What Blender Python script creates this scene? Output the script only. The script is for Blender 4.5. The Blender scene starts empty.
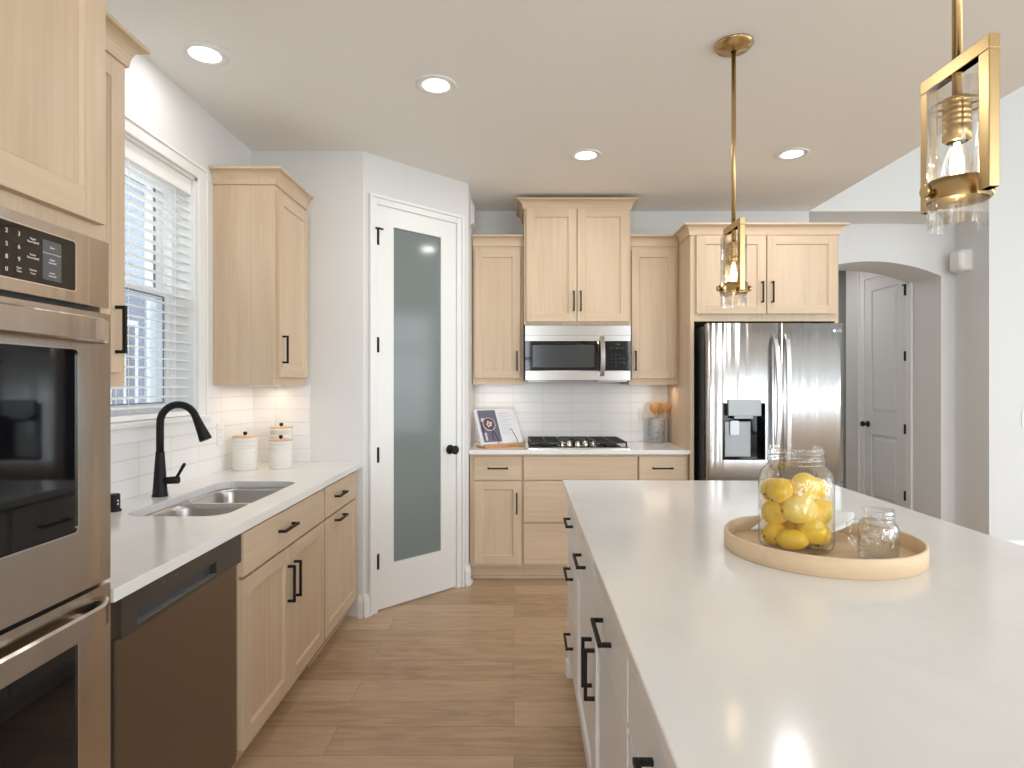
import bpy, bmesh, math, random
from math import sin, cos, pi, radians as R
from mathutils import Vector, Matrix
random.seed(7)
SC = bpy.context.scene
COL = SC.collection

# ------------------------------------------------------------------ camera
CAMZ = 1.37
cd = bpy.data.cameras.new('camera'); cam = bpy.data.objects.new('camera', cd); COL.objects.link(cam)
cam.location = (0, 0, CAMZ); cam.rotation_euler = (R(90), 0, 0)
cd.sensor_width = 36.0; cd.lens = 605.0/1024*36; cd.shift_x = -2.0/1024; cd.clip_start = .02; cd.clip_end = 200
SC.camera = cam

# ------------------------------------------------------------------ world, light, exposure
w = bpy.data.worlds.new('daylight'); SC.world = w; w.use_nodes = True
bg = w.node_tree.nodes['Background']; bg.inputs[0].default_value = (.86, .93, 1, 1); bg.inputs[1].default_value = 4.0

def area(name, loc, rot, sx, sy, power, color, spread=180, parent=None):
    l = bpy.data.lights.new(name, 'AREA'); l.shape = 'RECTANGLE'; l.size = sx; l.size_y = sy
    l.energy = power; l.color = color; l.spread = R(spread)
    o = bpy.data.objects.new(name, l); COL.objects.link(o); o.location = loc; o.rotation_euler = rot; o.parent = parent
    return o
# added fill lamps inside unseen windows behind and right of the camera, tilted up
for x, z, h, p in ((-.55, 1.45, 2.3, 78), (3.4, 2.05, 3.5, 82), (5.6, 2.05, 3.5, 82)):
    area('rear_window_fill', (x, -4.42, z), (R(113), 0, 0), 1.8, h, p, (.85, .935, 1))
for y in (-2.8, -.4, 2.0):
    area('side_window_fill', (6.92, y, 1.6), (R(112), 0, R(90)), 1.8, 2.3, 44, (.85, .935, 1))

SC.view_settings.view_transform = 'Standard'
SC.view_settings.look = 'None'
SC.view_settings.exposure = 0.0
SC.view_settings.gamma = 1.0
SC.view_settings.use_curve_mapping = False
cy = SC.cycles
cy.use_denoising = True
cy.max_bounces = 12; cy.diffuse_bounces = 6; cy.glossy_bounces = 5; cy.transmission_bounces = 6; cy.transparent_max_bounces = 24
cy.sample_clamp_indirect = 6.0; cy.caustics_reflective = False; cy.caustics_refractive = False

# ------------------------------------------------------------------ materials
def nt(m): return m.node_tree.nodes, m.node_tree.links
def mat(name, col, rough=.5, metal=0., spec=.5, coat=0., emit=None, es=0.):
    m = bpy.data.materials.new(name); m.use_nodes = True
    b = m.node_tree.nodes['Principled BSDF']
    b.inputs['Base Color'].default_value = (*col, 1); b.inputs['Roughness'].default_value = rough
    b.inputs['Metallic'].default_value = metal; b.inputs['Specular IOR Level'].default_value = spec
    if coat: b.inputs['Coat Weight'].default_value = coat; b.inputs['Coat Roughness'].default_value = .08
    if emit: b.inputs['Emission Color'].default_value = (*emit, 1); b.inputs['Emission Strength'].default_value = es
    return m
def add(n, t, **k):
    x = n.new(t)
    for a, v in k.items(): setattr(x, a, v)
    return x
def coords(n, l, scale, rnd=True, rot=(0, 0, 0)):
    tc = n.new('ShaderNodeTexCoord'); mp = n.new('ShaderNodeMapping')
    mp.inputs['Scale'].default_value = scale; mp.inputs['Rotation'].default_value = rot
    l.new(tc.outputs['Object'], mp.inputs['Vector'])
    if rnd:
        oi = n.new('ShaderNodeObjectInfo'); mu = add(n, 'ShaderNodeMath', operation='MULTIPLY'); mu.inputs[1].default_value = 37.
        l.new(oi.outputs['Random'], mu.inputs[0]); l.new(mu.outputs[0], mp.inputs['Location'])
    return mp.outputs[0]
def ramp(n, stops):
    r = n.new('ShaderNodeValToRGB'); e = r.color_ramp.elements
    while len(e) < len(stops): e.new(.5)
    for q, (p, c) in zip(e, stops): q.position = p; q.color = (*c, 1) if len(c) == 3 else c
    return r
def bump(n, l, h, strength, dist, b):
    bp = n.new('ShaderNodeBump'); bp.inputs['Strength'].default_value = strength; bp.inputs['Distance'].default_value = dist
    l.new(h, bp.inputs['Height']); l.new(bp.outputs[0], b.inputs['Normal'])

def wood(name, c1, c2, axis, rough=.42, fine=70.):
    m = mat(name, c1, rough, spec=.35); n, l = nt(m); b = n['Principled BSDF']
    s = [fine]*3; s[axis] = 2.2
    v = coords(n, l, s)
    a = n.new('ShaderNodeTexNoise'); a.inputs['Scale'].default_value = 1.; a.inputs['Detail'].default_value = 4; a.inputs['Roughness'].default_value = .65
    l.new(v, a.inputs['Vector'])
    s2 = [5.]*3; s2[axis] = .5
    v2 = coords(n, l, s2)
    a2 = n.new('ShaderNodeTexNoise'); a2.inputs['Scale'].default_value = 1.6; a2.inputs['Detail'].default_value = 2; a2.inputs['Distortion'].default_value = .6
    l.new(v2, a2.inputs['Vector'])
    mx = add(n, 'ShaderNodeMath', operation='ADD'); mh = add(n, 'ShaderNodeMath', operation='MULTIPLY'); mh.inputs[1].default_value = .5
    l.new(a.outputs['Fac'], mx.inputs[0]); l.new(a2.outputs['Fac'], mx.inputs[1]); l.new(mx.outputs[0], mh.inputs[0])
    r = ramp(n, [(.36, c2), (.6, c1)]); l.new(mh.outputs[0], r.inputs[0]); l.new(r.outputs[0], b.inputs['Base Color'])
    bump(n, l, a.outputs['Fac'], .05, .001, b)
    return m
WC1, WC2 = (.665, .52, .372), (.58, .44, .30)
WV = wood('maple_vertical', WC1, WC2, 2); WH = wood('maple_horizontal', WC1, WC2, 0); WD = wood('maple_depth', WC1, WC2, 1)
PALE = wood('pale_bentwood', (.72, .555, .375), (.64, .47, .30), 0, .5, 60)
SPOON = wood('spoon_wood', (.60, .34, .15), (.46, .24, .10), 2, .5, 90)
LIDW = wood('lid_wood', (.68, .50, .34), (.60, .42, .27), 0, .5, 60)

def brushed(name, col, rough, axis, amount=.02, wave=0., aniso=.75):
    """brushed metal whose brush lines run along the local axis"""
    m = mat(name, col, rough, 1.); n, l = nt(m); b = n['Principled BSDF']
    b.inputs['Anisotropic'].default_value = aniso
    t = n.new('ShaderNodeCombineXYZ'); t.inputs[axis].default_value = 1.
    vt = n.new('ShaderNodeVectorTransform'); vt.vector_type = 'VECTOR'; vt.convert_from = 'OBJECT'; vt.convert_to = 'WORLD'
    l.new(t.outputs[0], vt.inputs[0]); l.new(vt.outputs[0], b.inputs['Tangent'])
    if wave:
        v2 = coords(n, l, (13, 13, .35), rnd=False)
        a2 = n.new('ShaderNodeTexNoise'); a2.inputs['Scale'].default_value = 1.2; a2.inputs['Detail'].default_value = 1.5; a2.inputs['Distortion'].default_value = .3
        l.new(v2, a2.inputs['Vector']); bump(n, l, a2.outputs['Fac'], wave, .02, b)
    return m
STEEL = brushed('brushed_steel', (.50, .485, .47), .28, 2)
OVENSTEEL = brushed('oven_steel', (.57, .52, .47), .20, 2, wave=.10, aniso=.5)
FRIDGE = brushed('fridge_steel', (.66, .67, .685), .26, 2, wave=.4, aniso=.9)
SINKM = brushed('sink_steel', (.56, .54, .52), .30, 1, aniso=.3)
DWM = brushed('dark_steel', (.23, .19, .16), .34, 2)
DWP = mat('dark_steel_panel', (.13, .12, .112), .42, .9)
BRASS = brushed('brushed_brass', (.50, .355, .17), .27, 2, aniso=.4)
BLACK = mat('matte_black', (.010, .010, .010), .5, spec=.25)
BLKGLASS = mat('black_glass', (.004, .004, .005), .04, spec=.45)
IRON = mat('cast_iron', (.02, .02, .022), .5)
CHROME = mat('chrome', (.75, .74, .72), .15, 1.)
WHITE = mat('white_paint', (.80, .795, .785), .38)
TRIMW = mat('trim_white', (.80, .80, .79), .35)
ISLW = mat('island_white', (.79, .785, .78), .36)
GREYD = mat('grey_door_paint', (.72, .73, .74), .4)
PLASTIC = mat('white_plastic', (.78, .77, .75), .4)
DPLAST = mat('dark_plastic', (.05, .052, .055), .4)
GREYPL = mat('grey_plastic', (.42, .44, .45), .35, .6)
CERAMIC = mat('canister_enamel', (.80, .77, .72), .4)
PAPER = mat('page_paper', (.78, .78, .80), .6)
PHOTOBG = mat('photo_lilac_grey', (.13, .125, .17), .5)
PHOTODK = mat('photo_dark', (.035, .03, .045), .5)
PHOTOWH = mat('photo_bowl_white', (.62, .56, .58), .5)
PHOTOFD = mat('photo_berry', (.12, .05, .055), .5)
TEXTG = mat('text_grey', (.42, .42, .45), .6)
LETTER = mat('letter_white', (.72, .72, .72), .5)
DKTRIM = mat('window_gasket', (.16, .17, .18), .5)
BLINDM = mat('blind_white', (.88, .875, .86), .45)
CLOTH = mat('white_cloth', (.82, .83, .84), .7)

def wallmat(name, col, sc=180, st=.08):
    m = mat(name, col, .6, spec=.25); n, l = nt(m)
    v = coords(n, l, (1, 1, 1), rnd=False)
    a = n.new('ShaderNodeTexNoise'); a.inputs['Scale'].default_value = sc; a.inputs['Detail'].default_value = 3
    l.new(v, a.inputs['Vector']); bump(n, l, a.outputs['Fac'], st, .002, n['Principled BSDF'])
    return m
WALL = wallmat('wall_paint', (.70, .70, .695))
CEIL = wallmat('ceiling_paint', (.88, .875, .86), 28, .30)

def quartz():
    m = mat('quartz', (.84, .835, .82), .14, spec=.5); n, l = nt(m); b = n['Principled BSDF']
    v = coords(n, l, (1, 1, 1), rnd=False)
    a = n.new('ShaderNodeTexNoise'); a.inputs['Scale'].default_value = 2.2; a.inputs['Detail'].default_value = 8; a.inputs['Roughness'].default_value = .7; a.inputs['Distortion'].default_value = 1.2
    l.new(v, a.inputs['Vector'])
    r = ramp(n, [(.35, (.78, .775, .765)), (.6, (.82, .815, .805))]); l.new(a.outputs['Fac'], r.inputs[0]); l.new(r.outputs[0], b.inputs['Base Color'])
    return m
QUARTZ = quartz()

def tiles(name, u):   # stacked tiles, u = horizontal axis
    m = mat(name, (.86, .84, .82), .16); n, l = nt(m); b = n['Principled BSDF']
    tc = n.new('ShaderNodeTexCoord'); sp = n.new('ShaderNodeSeparateXYZ'); cb = n.new('ShaderNodeCombineXYZ')
    l.new(tc.outputs['Object'], sp.inputs[0]); l.new(sp.outputs['XYZ'[u]], cb.inputs[0]); l.new(sp.outputs['Z'], cb.inputs[1])
    mp = n.new('ShaderNodeMapping'); mp.inputs['Location'].default_value = (.005 if u == 0 else -2.476+.2325*10, -.914, 0); l.new(cb.outputs[0], mp.inputs['Vector'])
    br = n.new('ShaderNodeTexBrick'); br.offset = 0.; br.squash = 1.
    br.inputs['Scale'].default_value = 1.; br.inputs['Brick Width'].default_value = .2325; br.inputs['Row Height'].default_value = .077
    br.inputs['Mortar Size'].default_value = .0022; br.inputs['Mortar Smooth'].default_value = .3
    br.inputs['Color1'].default_value = (.85, .84, .83, 1); br.inputs['Color2'].default_value = (.825, .815, .805, 1); br.inputs['Mortar'].default_value = (.72, .70, .685, 1)
    l.new(mp.outputs[0], br.inputs['Vector']); l.new(br.outputs['Color'], b.inputs['Base Color'])
    inv = add(n, 'ShaderNodeMath', operation='SUBTRACT'); inv.inputs[0].default_value = 1.; l.new(br.outputs['Fac'], inv.inputs[1])
    bump(n, l, inv.outputs[0], .5, .002, b)
    return m
TILEX = tiles('tile_back', 0); TILEY = tiles('tile_left', 1)

def floormat():
    m = mat('oak_planks', (.5, .33, .2), .38, spec=.4); n, l = nt(m); b = n['Principled BSDF']
    tc = n.new('ShaderNodeTexCoord')
    br = n.new('ShaderNodeTexBrick'); br.offset = .37; br.offset_frequency = 2; br.squash = 1.
    br.inputs['Scale'].default_value = 1.; br.inputs['Brick Width'].default_value = 1.9; br.inputs['Row Height'].default_value = .19
    br.inputs['Mortar Size'].default_value = .0008; br.inputs['Mortar Smooth'].default_value = .2
    br.inputs['Color1'].default_value = (0, 0, 0, 1); br.inputs['Color2'].default_value = (1, 1, 1, 1); br.inputs['Mortar'].default_value = (.5, .5, .5, 1)
    l.new(tc.outputs['Object'], br.inputs['Vector'])
    # per plank shift of the grain
    mp = n.new('ShaderNodeMapping'); mp.inputs['Scale'].default_value = (1.3, 16, 1)
    va = add(n, 'ShaderNodeVectorMath', operation='MULTIPLY_ADD')
    va.inputs[1].default_value = (7, 7, 7); l.new(br.outputs['Color'], va.inputs[0]); l.new(tc.outputs['Object'], va.inputs[2]); l.new(va.outputs[0], mp.inputs['Vector'])
    a = n.new('ShaderNodeTexNoise'); a.inputs['Scale'].default_value = 1.5; a.inputs['Detail'].default_value = 7; a.inputs['Roughness'].default_value = .62; a.inputs['Distortion'].default_value = 1.1
    l.new(mp.outputs[0], a.inputs['Vector'])
    mp2 = n.new('ShaderNodeMapping'); mp2.inputs['Scale'].default_value = (6, 130, 1); l.new(va.outputs[0], mp2.inputs['Vector'])
    a2 = n.new('ShaderNodeTexNoise'); a2.inputs['Scale'].default_value = 1.; a2.inputs['Detail'].default_value = 3; l.new(mp2.outputs[0], a2.inputs['Vector'])
    mp3 = n.new('ShaderNodeMapping'); mp3.inputs['Scale'].default_value = (1.1, 9, 1); l.new(va.outputs[0], mp3.inputs['Vector'])
    wv = n.new('ShaderNodeTexWave'); wv.wave_type = 'RINGS'; wv.rings_direction = 'Y'; wv.inputs['Scale'].default_value = 1.6; wv.inputs['Distortion'].default_value = 9; wv.inputs['Detail'].default_value = 3; wv.inputs['Detail Scale'].default_value = 1.3
    l.new(mp3.outputs[0], wv.inputs['Vector'])
    def math(op, x, y):
        q = add(n, 'ShaderNodeMath', operation=op)
        for i, z in enumerate((x, y)):
            if isinstance(z, (int, float)): q.inputs[i].default_value = z
            else: l.new(z, q.inputs[i])
        return q.outputs[0]
    t = math('ADD', math('MULTIPLY', a.outputs['Fac'], .55), math('MULTIPLY', a2.outputs['Fac'], .22))
    t = math('ADD', t, math('MULTIPLY', wv.outputs['Fac'], .07))
    sp = n.new('ShaderNodeSeparateColor'); l.new(br.outputs['Color'], sp.inputs[0])
    t = math('ADD', t, math('MULTIPLY', sp.outputs[0], .24))
    r = ramp(n, [(.30, (.35, .235, .145)), (.52, (.50, .35, .225)), (.76, (.61, .45, .30))]); l.new(t, r.inputs[0])
    mx = n.new('ShaderNodeMix'); mx.data_type = 'RGBA'; l.new(br.outputs['Fac'], mx.inputs['Factor']); l.new(r.outputs[0], mx.inputs['A']); mx.inputs['B'].default_value = (.17, .10, .06, 1)
    l.new(mx.outputs['Result'], b.inputs['Base Color'])
    bump(n, l, a2.outputs['Fac'], .06, .001, b)
    return m
FLOORM = floormat()

def thin_glass(name, tint, edge, gl=.10, rough=.02, bumpy=0., bs=40):
    m = bpy.data.materials.new(name); m.use_nodes = True; n, l = nt(m); n.clear()
    out = n.new('ShaderNodeOutputMaterial'); mx = n.new('ShaderNodeMixShader'); tr = n.new('ShaderNodeBsdfTransparent'); g = n.new('ShaderNodeBsdfGlossy')
    g.inputs['Roughness'].default_value = rough; g.inputs['Color'].default_value = (1, 1, 1, 1)
    lw = n.new('ShaderNodeLayerWeight'); lw.inputs['Blend'].default_value = .35
    r = ramp(n, [(.0, tint), (.55, tint), (1., edge)]); l.new(lw.outputs['Facing'], r.inputs[0]); l.new(r.outputs[0], tr.inputs[0])
    mr = n.new('ShaderNodeMapRange'); mr.inputs['To Min'].default_value = gl*.4; mr.inputs['To Max'].default_value = min(1, gl*4.5)
    l.new(lw.outputs['Fresnel'], mr.inputs['Value']); l.new(mr.outputs[0], mx.inputs[0])
    if bumpy:
        v = coords(n, l, (1, 1, .45), rnd=False)
        a = n.new('ShaderNodeTexNoise'); a.inputs['Scale'].default_value = bs; a.inputs['Detail'].default_value = 2; l.new(v, a.inputs['Vector'])
        bp = n.new('ShaderNodeBump'); bp.inputs['Strength'].default_value = bumpy; bp.inputs['Distance'].default_value = .01
        l.new(a.outputs['Fac'], bp.inputs['Height']); l.new(bp.outputs[0], g.inputs['Normal']); l.new(bp.outputs[0], lw.inputs['Normal'])
    l.new(tr.outputs[0], mx.inputs[1]); l.new(g.outputs[0], mx.inputs[2]); l.new(mx.outputs[0], out.inputs[0])
    return m
LAMPGLASS = thin_glass('lamp_glass', (.97, .97, .96), (.70, .70, .68), .09)
JARGLASS = thin_glass('jar_glass', (.975, .98, .977), (.34, .36, .36), .10, .03, .9, 38)
MUGGLASS = thin_glass('mug_glass', (.95, .955, .95), (.50, .50, .49), .12, .05, .7, 60)
PANEGLASS = thin_glass('pane_glass', (.96, .98, .99), (.9, .92, .93), .06)
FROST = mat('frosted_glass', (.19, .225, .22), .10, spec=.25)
SCREEN = thin_glass('insect_screen', (.72, .74, .78), (.5, .5, .5), .02, .5)
GLOW = mat('downlight_lens', (.9, .9, .9), .5, emit=(1, .95, .88), es=6)
FILAMENT = mat('glowing_filament', (1, .9, .7), .5, emit=(1, .72, .38), es=28)
LED = mat('led_strip', (.9, .9, .9), .5, emit=(1, .82, .62), es=.6)

def lemonmat():
    m = mat('lemon_skin', (.86, .62, .05), .38, spec=.4); n, l = nt(m); b = n['Principled BSDF']
    v = coords(n, l, (1, 1, 1))
    a = n.new('ShaderNodeTexNoise'); a.inputs['Scale'].default_value = 14; l.new(v, a.inputs['Vector'])
    r = ramp(n, [(.3, (.88, .53, .03)), (.5, (.93, .64, .08)), (.75, (.93, .72, .22))]); l.new(a.outputs['Fac'], r.inputs[0]); l.new(r.outputs[0], b.inputs['Base Color'])
    a3 = n.new('ShaderNodeTexNoise'); a3.inputs['Scale'].default_value = 320; l.new(v, a3.inputs['Vector']); bump(n, l, a3.outputs['Fac'], .25, .001, b)
    b.inputs['Subsurface Weight'].default_value = .08; b.inputs['Subsurface Radius'].default_value = (.02, .012, .004)
    return m
LEMON = lemonmat(); STEM = mat('lemon_stem', (.16, .12, .03), .7)
def marble():
    m = mat('grey_marble', (.4, .42, .44), .3); n, l = nt(m); b = n['Principled BSDF']
    v = coords(n, l, (1, 1, 1), rnd=False)
    a = n.new('ShaderNodeTexNoise'); a.inputs['Scale'].default_value = 22; a.inputs['Detail'].default_value = 5; a.inputs['Distortion'].default_value = 2.5; l.new(v, a.inputs['Vector'])
    r = ramp(n, [(.40, (.24, .26, .285)), (.5, (.46, .48, .50)), (.56, (.30, .32, .34)), (.7, (.62, .63, .64))]); l.new(a.outputs['Fac'], r.inputs[0]); l.new(r.outputs[0], b.inputs['Base Color'])
    return m
MARBLE = marble()
SIDING = mat('neighbour_siding', (.24, .26, .31), .7); SIDINGD = mat('neighbour_window', (.13, .14, .17), .4); ROOFM = mat('neighbour_roof', (.25, .25, .28), .8)
LAWN = mat('outside_ground', (.45, .47, .42), .9)

# ------------------------------------------------------------------ mesh helpers
class MB:
    def __init__(s): s.b = bmesh.new()
    def _f(s, vs, mi, sm=False):
        try:
            f = s.b.faces.new(vs); f.material_index = mi; f.smooth = sm; return f
        except ValueError: return None
    def box(s, x0, y0, z0, x1, y1, z1, mi=0):
        if x0 > x1: x0, x1 = x1, x0
        if y0 > y1: y0, y1 = y1, y0
        if z0 > z1: z0, z1 = z1, z0
        v = [s.b.verts.new(p) for p in ((x0,y0,z0),(x1,y0,z0),(x1,y1,z0),(x0,y1,z0),(x0,y0,z1),(x1,y0,z1),(x1,y1,z1),(x0,y1,z1))]
        for q in ((3,2,1,0),(4,5,6,7),(0,1,5,4),(1,2,6,5),(2,3,7,6),(3,0,4,7)): s._f([v[i] for i in q], mi)
        return s
    def loops(s, L, mi=0, sm=True, cap0=True, cap1=True, closed=True):
        V = [[s.b.verts.new(p) for p in lp] for lp in L]
        n = len(V[0])
        for a, b in zip(V, V[1:]):
            for i in range(n if closed else n-1):
                j = (i+1) % n; s._f([a[i], a[j], b[j], b[i]], mi, sm)
        if cap0: s._f(V[0][::-1], mi)
        if cap1: s._f(V[-1], mi)
        return s
    def cyl(s, p0, p1, r0, r1=None, seg=20, mi=0, caps=True):
        r1 = r0 if r1 is None else r1
        p0, p1 = Vector(p0), Vector(p1); d = (p1-p0).normalized()
        u = d.orthogonal().normalized(); v = d.cross(u)
        L = [[p+(u*cos(2*pi*i/seg)+v*sin(2*pi*i/seg))*r for i in range(seg)] for p, r in ((p0, r0), (p1, r1))]
        return s.loops(L, mi, True, caps, caps)
    def tube(s, pts, r, seg=12, mi=0):
        pts = [Vector(p) for p in pts]; rs = r if isinstance(r, (list, tuple)) else [r]*len(pts)
        L = []; u = None
        for i, p in enumerate(pts):
            d = (pts[min(i+1, len(pts)-1)]-pts[max(i-1, 0)]).normalized()
            u = d.orthogonal().normalized() if u is None else (u-d*u.dot(d)).normalized()
            v = d.cross(u)
            L.append([p+(u*cos(2*pi*k/seg)+v*sin(2*pi*k/seg))*rs[i] for k in range(seg)])
        return s.loops(L, mi, True)
    def lathe(s, prof, c=(0, 0, 0), seg=40, mi=0, caps=(True, True)):
        L = [[(c[0]+r*cos(2*pi*i/seg), c[1]+r*sin(2*pi*i/seg), c[2]+z) for i in range(seg)] for r, z in prof]
        return s.loops(L, mi, True, *caps)
    def rbar(s, pts, wx, wy, ux, mi=0):   # rectangular bar along pts; ux = in-section x axis
        pts = [Vector(p) for p in pts]; ux = Vector(ux); L = []
        for i, p in enumerate(pts):
            d = (pts[min(i+1, len(pts)-1)]-pts[max(i-1, 0)]).normalized(); uy = d.cross(ux).normalized()
            L.append([p+ux*a*wx/2+uy*b*wy/2 for a, b in ((-1,-1),(1,-1),(1,1),(-1,1))])
        return s.loops(L, mi, False)
    def poly(s, pts, mi=0): s._f([s.b.verts.new(p) for p in pts], mi); return s
    def build(s, name, mats, parent=None, bevel=0, smooth_mod=False):
        bmesh.ops.recalc_face_normals(s.b, faces=s.b.faces)
        me = bpy.data.meshes.new(name); s.b.to_mesh(me); s.b.free()
        return link(name, me, mats, parent, bevel)
def link(name, me, mats, parent=None, bevel=0):
    for m in (mats if isinstance(mats, (list, tuple)) else [mats]): me.materials.append(m)
    o = bpy.data.objects.new(name, me); COL.objects.link(o); o.parent = parent
    if bevel:
        md = o.modifiers.new('bevel', 'BEVEL'); md.width = bevel; md.segments = 2; md.limit_method = 'ANGLE'; md.angle_limit = R(40)
    return o
def rrect(x0, y0, x1, y1, r, k=6):
    out = []
    for cx, cy_, a in ((x1-r, y1-r, 0), (x0+r, y1-r, 90), (x0+r, y0+r, 180), (x1-r, y0+r, 270)):
        for i in range(k+1):
            t = R(a+90*i/k); out.append((cx+r*cos(t), cy_+r*sin(t)))
    return out
def plate(name, outer, holes, thick, M, mats, parent=None, bevel=0):
    """flat plate with holes: outlines in 2-D, thickness along local z from 0 to thick, then transformed by M"""
    cu = bpy.data.curves.new('c', 'CURVE'); cu.dimensions = '2D'; cu.fill_mode = 'BOTH'; cu.extrude = thick/2
    for lp in [outer]+list(holes):
        sp = cu.splines.new('POLY'); sp.points.add(len(lp)-1); sp.use_cyclic_u = True
        for p, q in zip(sp.points, lp): p.co = (q[0], q[1], 0, 1)
    ob = bpy.data.objects.new('tmp', cu); COL.objects.link(ob); bpy.context.view_layer.update()
    me = bpy.data.meshes.new_from_object(ob.evaluated_get(bpy.context.evaluated_depsgraph_get()))
    bpy.data.objects.remove(ob); bpy.data.curves.remove(cu)
    me.transform(Matrix.Translation((0, 0, thick/2))); me.transform(M); me.name = name
    me.materials.clear()
    for p in me.polygons: p.use_smooth = False; p.material_index = 0
    return link(name, me, mats, parent, bevel)
def text(name, lines, M, m, parent, size):
    """lines: (string, x, y) in local 2-D"""
    mes = bmesh.new()
    for t in lines:
        s_, x, y = t[:3]; sz = t[3] if len(t) > 3 else size
        cu = bpy.data.curves.new('t', 'FONT'); cu.body = s_; cu.size = sz; cu.align_x = 'CENTER'; cu.align_y = 'CENTER'; cu.extrude = .0003
        ob = bpy.data.objects.new('tmp', cu); COL.objects.link(ob); bpy.context.view_layer.update()
        me = bpy.data.meshes.new_from_object(ob.evaluated_get(bpy.context.evaluated_depsgraph_get()))
        bpy.data.objects.remove(ob); me.transform(Matrix.Translation((x, y, .0003))); mes.from_mesh(me); bpy.data.meshes.remove(me)
    me = bpy.data.meshes.new(name); mes.to_mesh(me); mes.free(); me.transform(M); me.materials.clear()
    for p in me.polygons: p.material_index = 0
    return link(name, me, m, parent)
# 2-D (x, z) outline standing upright: local x -> x, local y -> z, thickness towards -y
UPR = Matrix.Rotation(R(90), 4, 'X')
def thing(name, label, cat, loc=(0, 0, 0), rz=0, group=None):
    o = bpy.data.objects.new(name, None); COL.objects.link(o); o.location = loc; o.rotation_euler = (0, 0, rz); o.empty_display_size = .1
    o['label'] = label; o['category'] = cat
    if group: o['group'] = group
    return o
def tag(o, label, cat, group=None):
    o['label'] = label; o['category'] = cat
    if group: o['group'] = group
    return o
def struct(o): o['kind'] = 'structure'; return o
def sempty(name, loc=(0, 0, 0), rz=0):
    o = bpy.data.objects.new(name, None); COL.objects.link(o); o.location = loc; o.rotation_euler = (0, 0, rz); o['kind'] = 'structure'; return o

# ------------------------------------------------------------------ room shell
XL = -1.543; YB = 4.80; YC = 3.56; XR = 7.0; YR = -4.5; H = 2.74; XE = 2.34; HU = 4.3
XA = 3.77; YA = 5.17; XJ = 3.649; YJ = 5.59
b = MB(); b.box(XL-.2, YR-.15, -.06, XR+.2, 7.45, 0); o = struct(b.build('floor', FLOORM)); o.location.y = -.05
b = MB(); b.box(XL-.2, YR-.2, H, XE, YB+.15, H+.12); struct(b.build('ceiling', CEIL))
b = MB(); b.box(XE, YR-.2, HU, XR+.2, YB+.15, HU+.12); b.box(XE-.02, YR-.2, H+.12, XE, YB+.1, HU+.12); struct(b.build('ceiling_great_room', WALL))
# left wall with the sink window opening
WY0, WY1, WZ0, WZ1 = 1.93, 2.935, 1.20, 2.366
struct(plate('wall_left', [(YR, 0), (YC, 0), (YC, H), (YR, H)], [[(WY0, WZ0), (WY1, WZ0), (WY1, WZ1), (WY0, WZ1)]], .15,
      Matrix.Translation((XL-.15, 0, 0)) @ Matrix(((0,0,1,0),(1,0,0,0),(0,1,0,0),(0,0,0,1))), WALL))
b = MB(); b.box(XL-.15, YC, 0, -.889, YC+.12, H); struct(b.build('wall_corner', WALL))
# pantry wall at 45 degrees with its doorway
A = Vector((-.889, YC, 0)); LD = math.hypot(.577, .577)
pw = Matrix.Translation(A) @ Matrix.Rotation(R(45), 4, 'Z')
D0, D1 = .088, .714
struct(plate('wall_pantry', [(0, 0), (D0, 0), (D0, 2.452), (D1, 2.452), (D1, 0), (LD, 0), (LD, H), (0, H)], [], .11, pw @ Matrix.Translation((0, .11, 0)) @ UPR, WALL))
XP = -.889+.577; YP = YC+.577
b = MB(); b.box(XP-.10, YP, 0, XP, YB, H); struct(b.build('wall_pantry_return', WALL))
b = MB(); b.box(XP-.1, YB, 0, XE, YB+.15, H+.12); struct(b.build('wall_back', WALL))
b = MB(); b.box(XP-1.3, YB-.2, 0, XP-.1, YB-.05, H); struct(b.build('wall_pantry_inside', WALL))
# great-room end wall above and beside the recess
b = MB(); b.box(XE, YB, H, XR+.2, YB+.15, HU); b.box(XA, YB, 0, XR+.2, YB+.15, H); b.box(XE, YB+.15, H, XA+.1, YA+.6, H+.12); struct(b.build('wall_great_room', WALL))
b = MB(); b.box(XE-.1, YB+.15, 0, XE, YA, H); struct(b.build('wall_recess_left', WALL))
b = MB(); b.box(XA, YB+.15, 0, XA+.12, YA, H); struct(b.build('wall_recess_right', WALL))
# arch wall
XJL = 2.45; xc = (XJL+XJ)/2; hw = (XJ-XJL)/2; zs, rise = 2.293, .125
rad = (hw*hw+rise*rise)/(2*rise); arc = []
for i in range(25):
    x = hw - 2*hw*i/24; arc.append((xc+x, zs+rise-rad+math.sqrt(rad*rad-x*x)))
outer = [(XE-.1, 0), (XJL, 0)] + arc[::-1] + [(XJ, 0), (XA+.12, 0), (XA+.12, H), (XE-.1, H)]
struct(plate('wall_arch', outer, [], YJ-YA, Matrix.Translation((0, YJ, 0)) @ UPR, WALL))
# hall behind the arch: side wall carrying a door, end wall, ceiling
HY0, HY1 = 5.625, 6.29
struct(plate('wall_hall_right', [(YJ, 0), (HY0, 0), (HY0, 2.447), (HY1, 2.447), (HY1, 0), (6.55, 0), (6.55, H), (YJ, H)], [], .12,
      Matrix.Translation((XJ, 0, 0)) @ Matrix(((0,0,1,0),(1,0,0,0),(0,1,0,0),(0,0,0,1))), WALL))
b = MB(); b.box(1.2, 7.15, 0, 5.6, 7.3, H); b.box(XJ, 6.55, 0, 5.6, 6.65, H); b.box(1.2, YJ, 0, 1.3, 7.15, H); b.box(5.5, 6.65, 0, 5.6, 7.15, H); b.box(1.2, YJ-.1, 0, XE-.1, YJ, H); struct(b.build('wall_hall_end', WALL))
b = MB(); b.box(1.2, YJ, H, 5.6, 7.3, H+.1); struct(b.build('ceiling_hall', CEIL))
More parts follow.
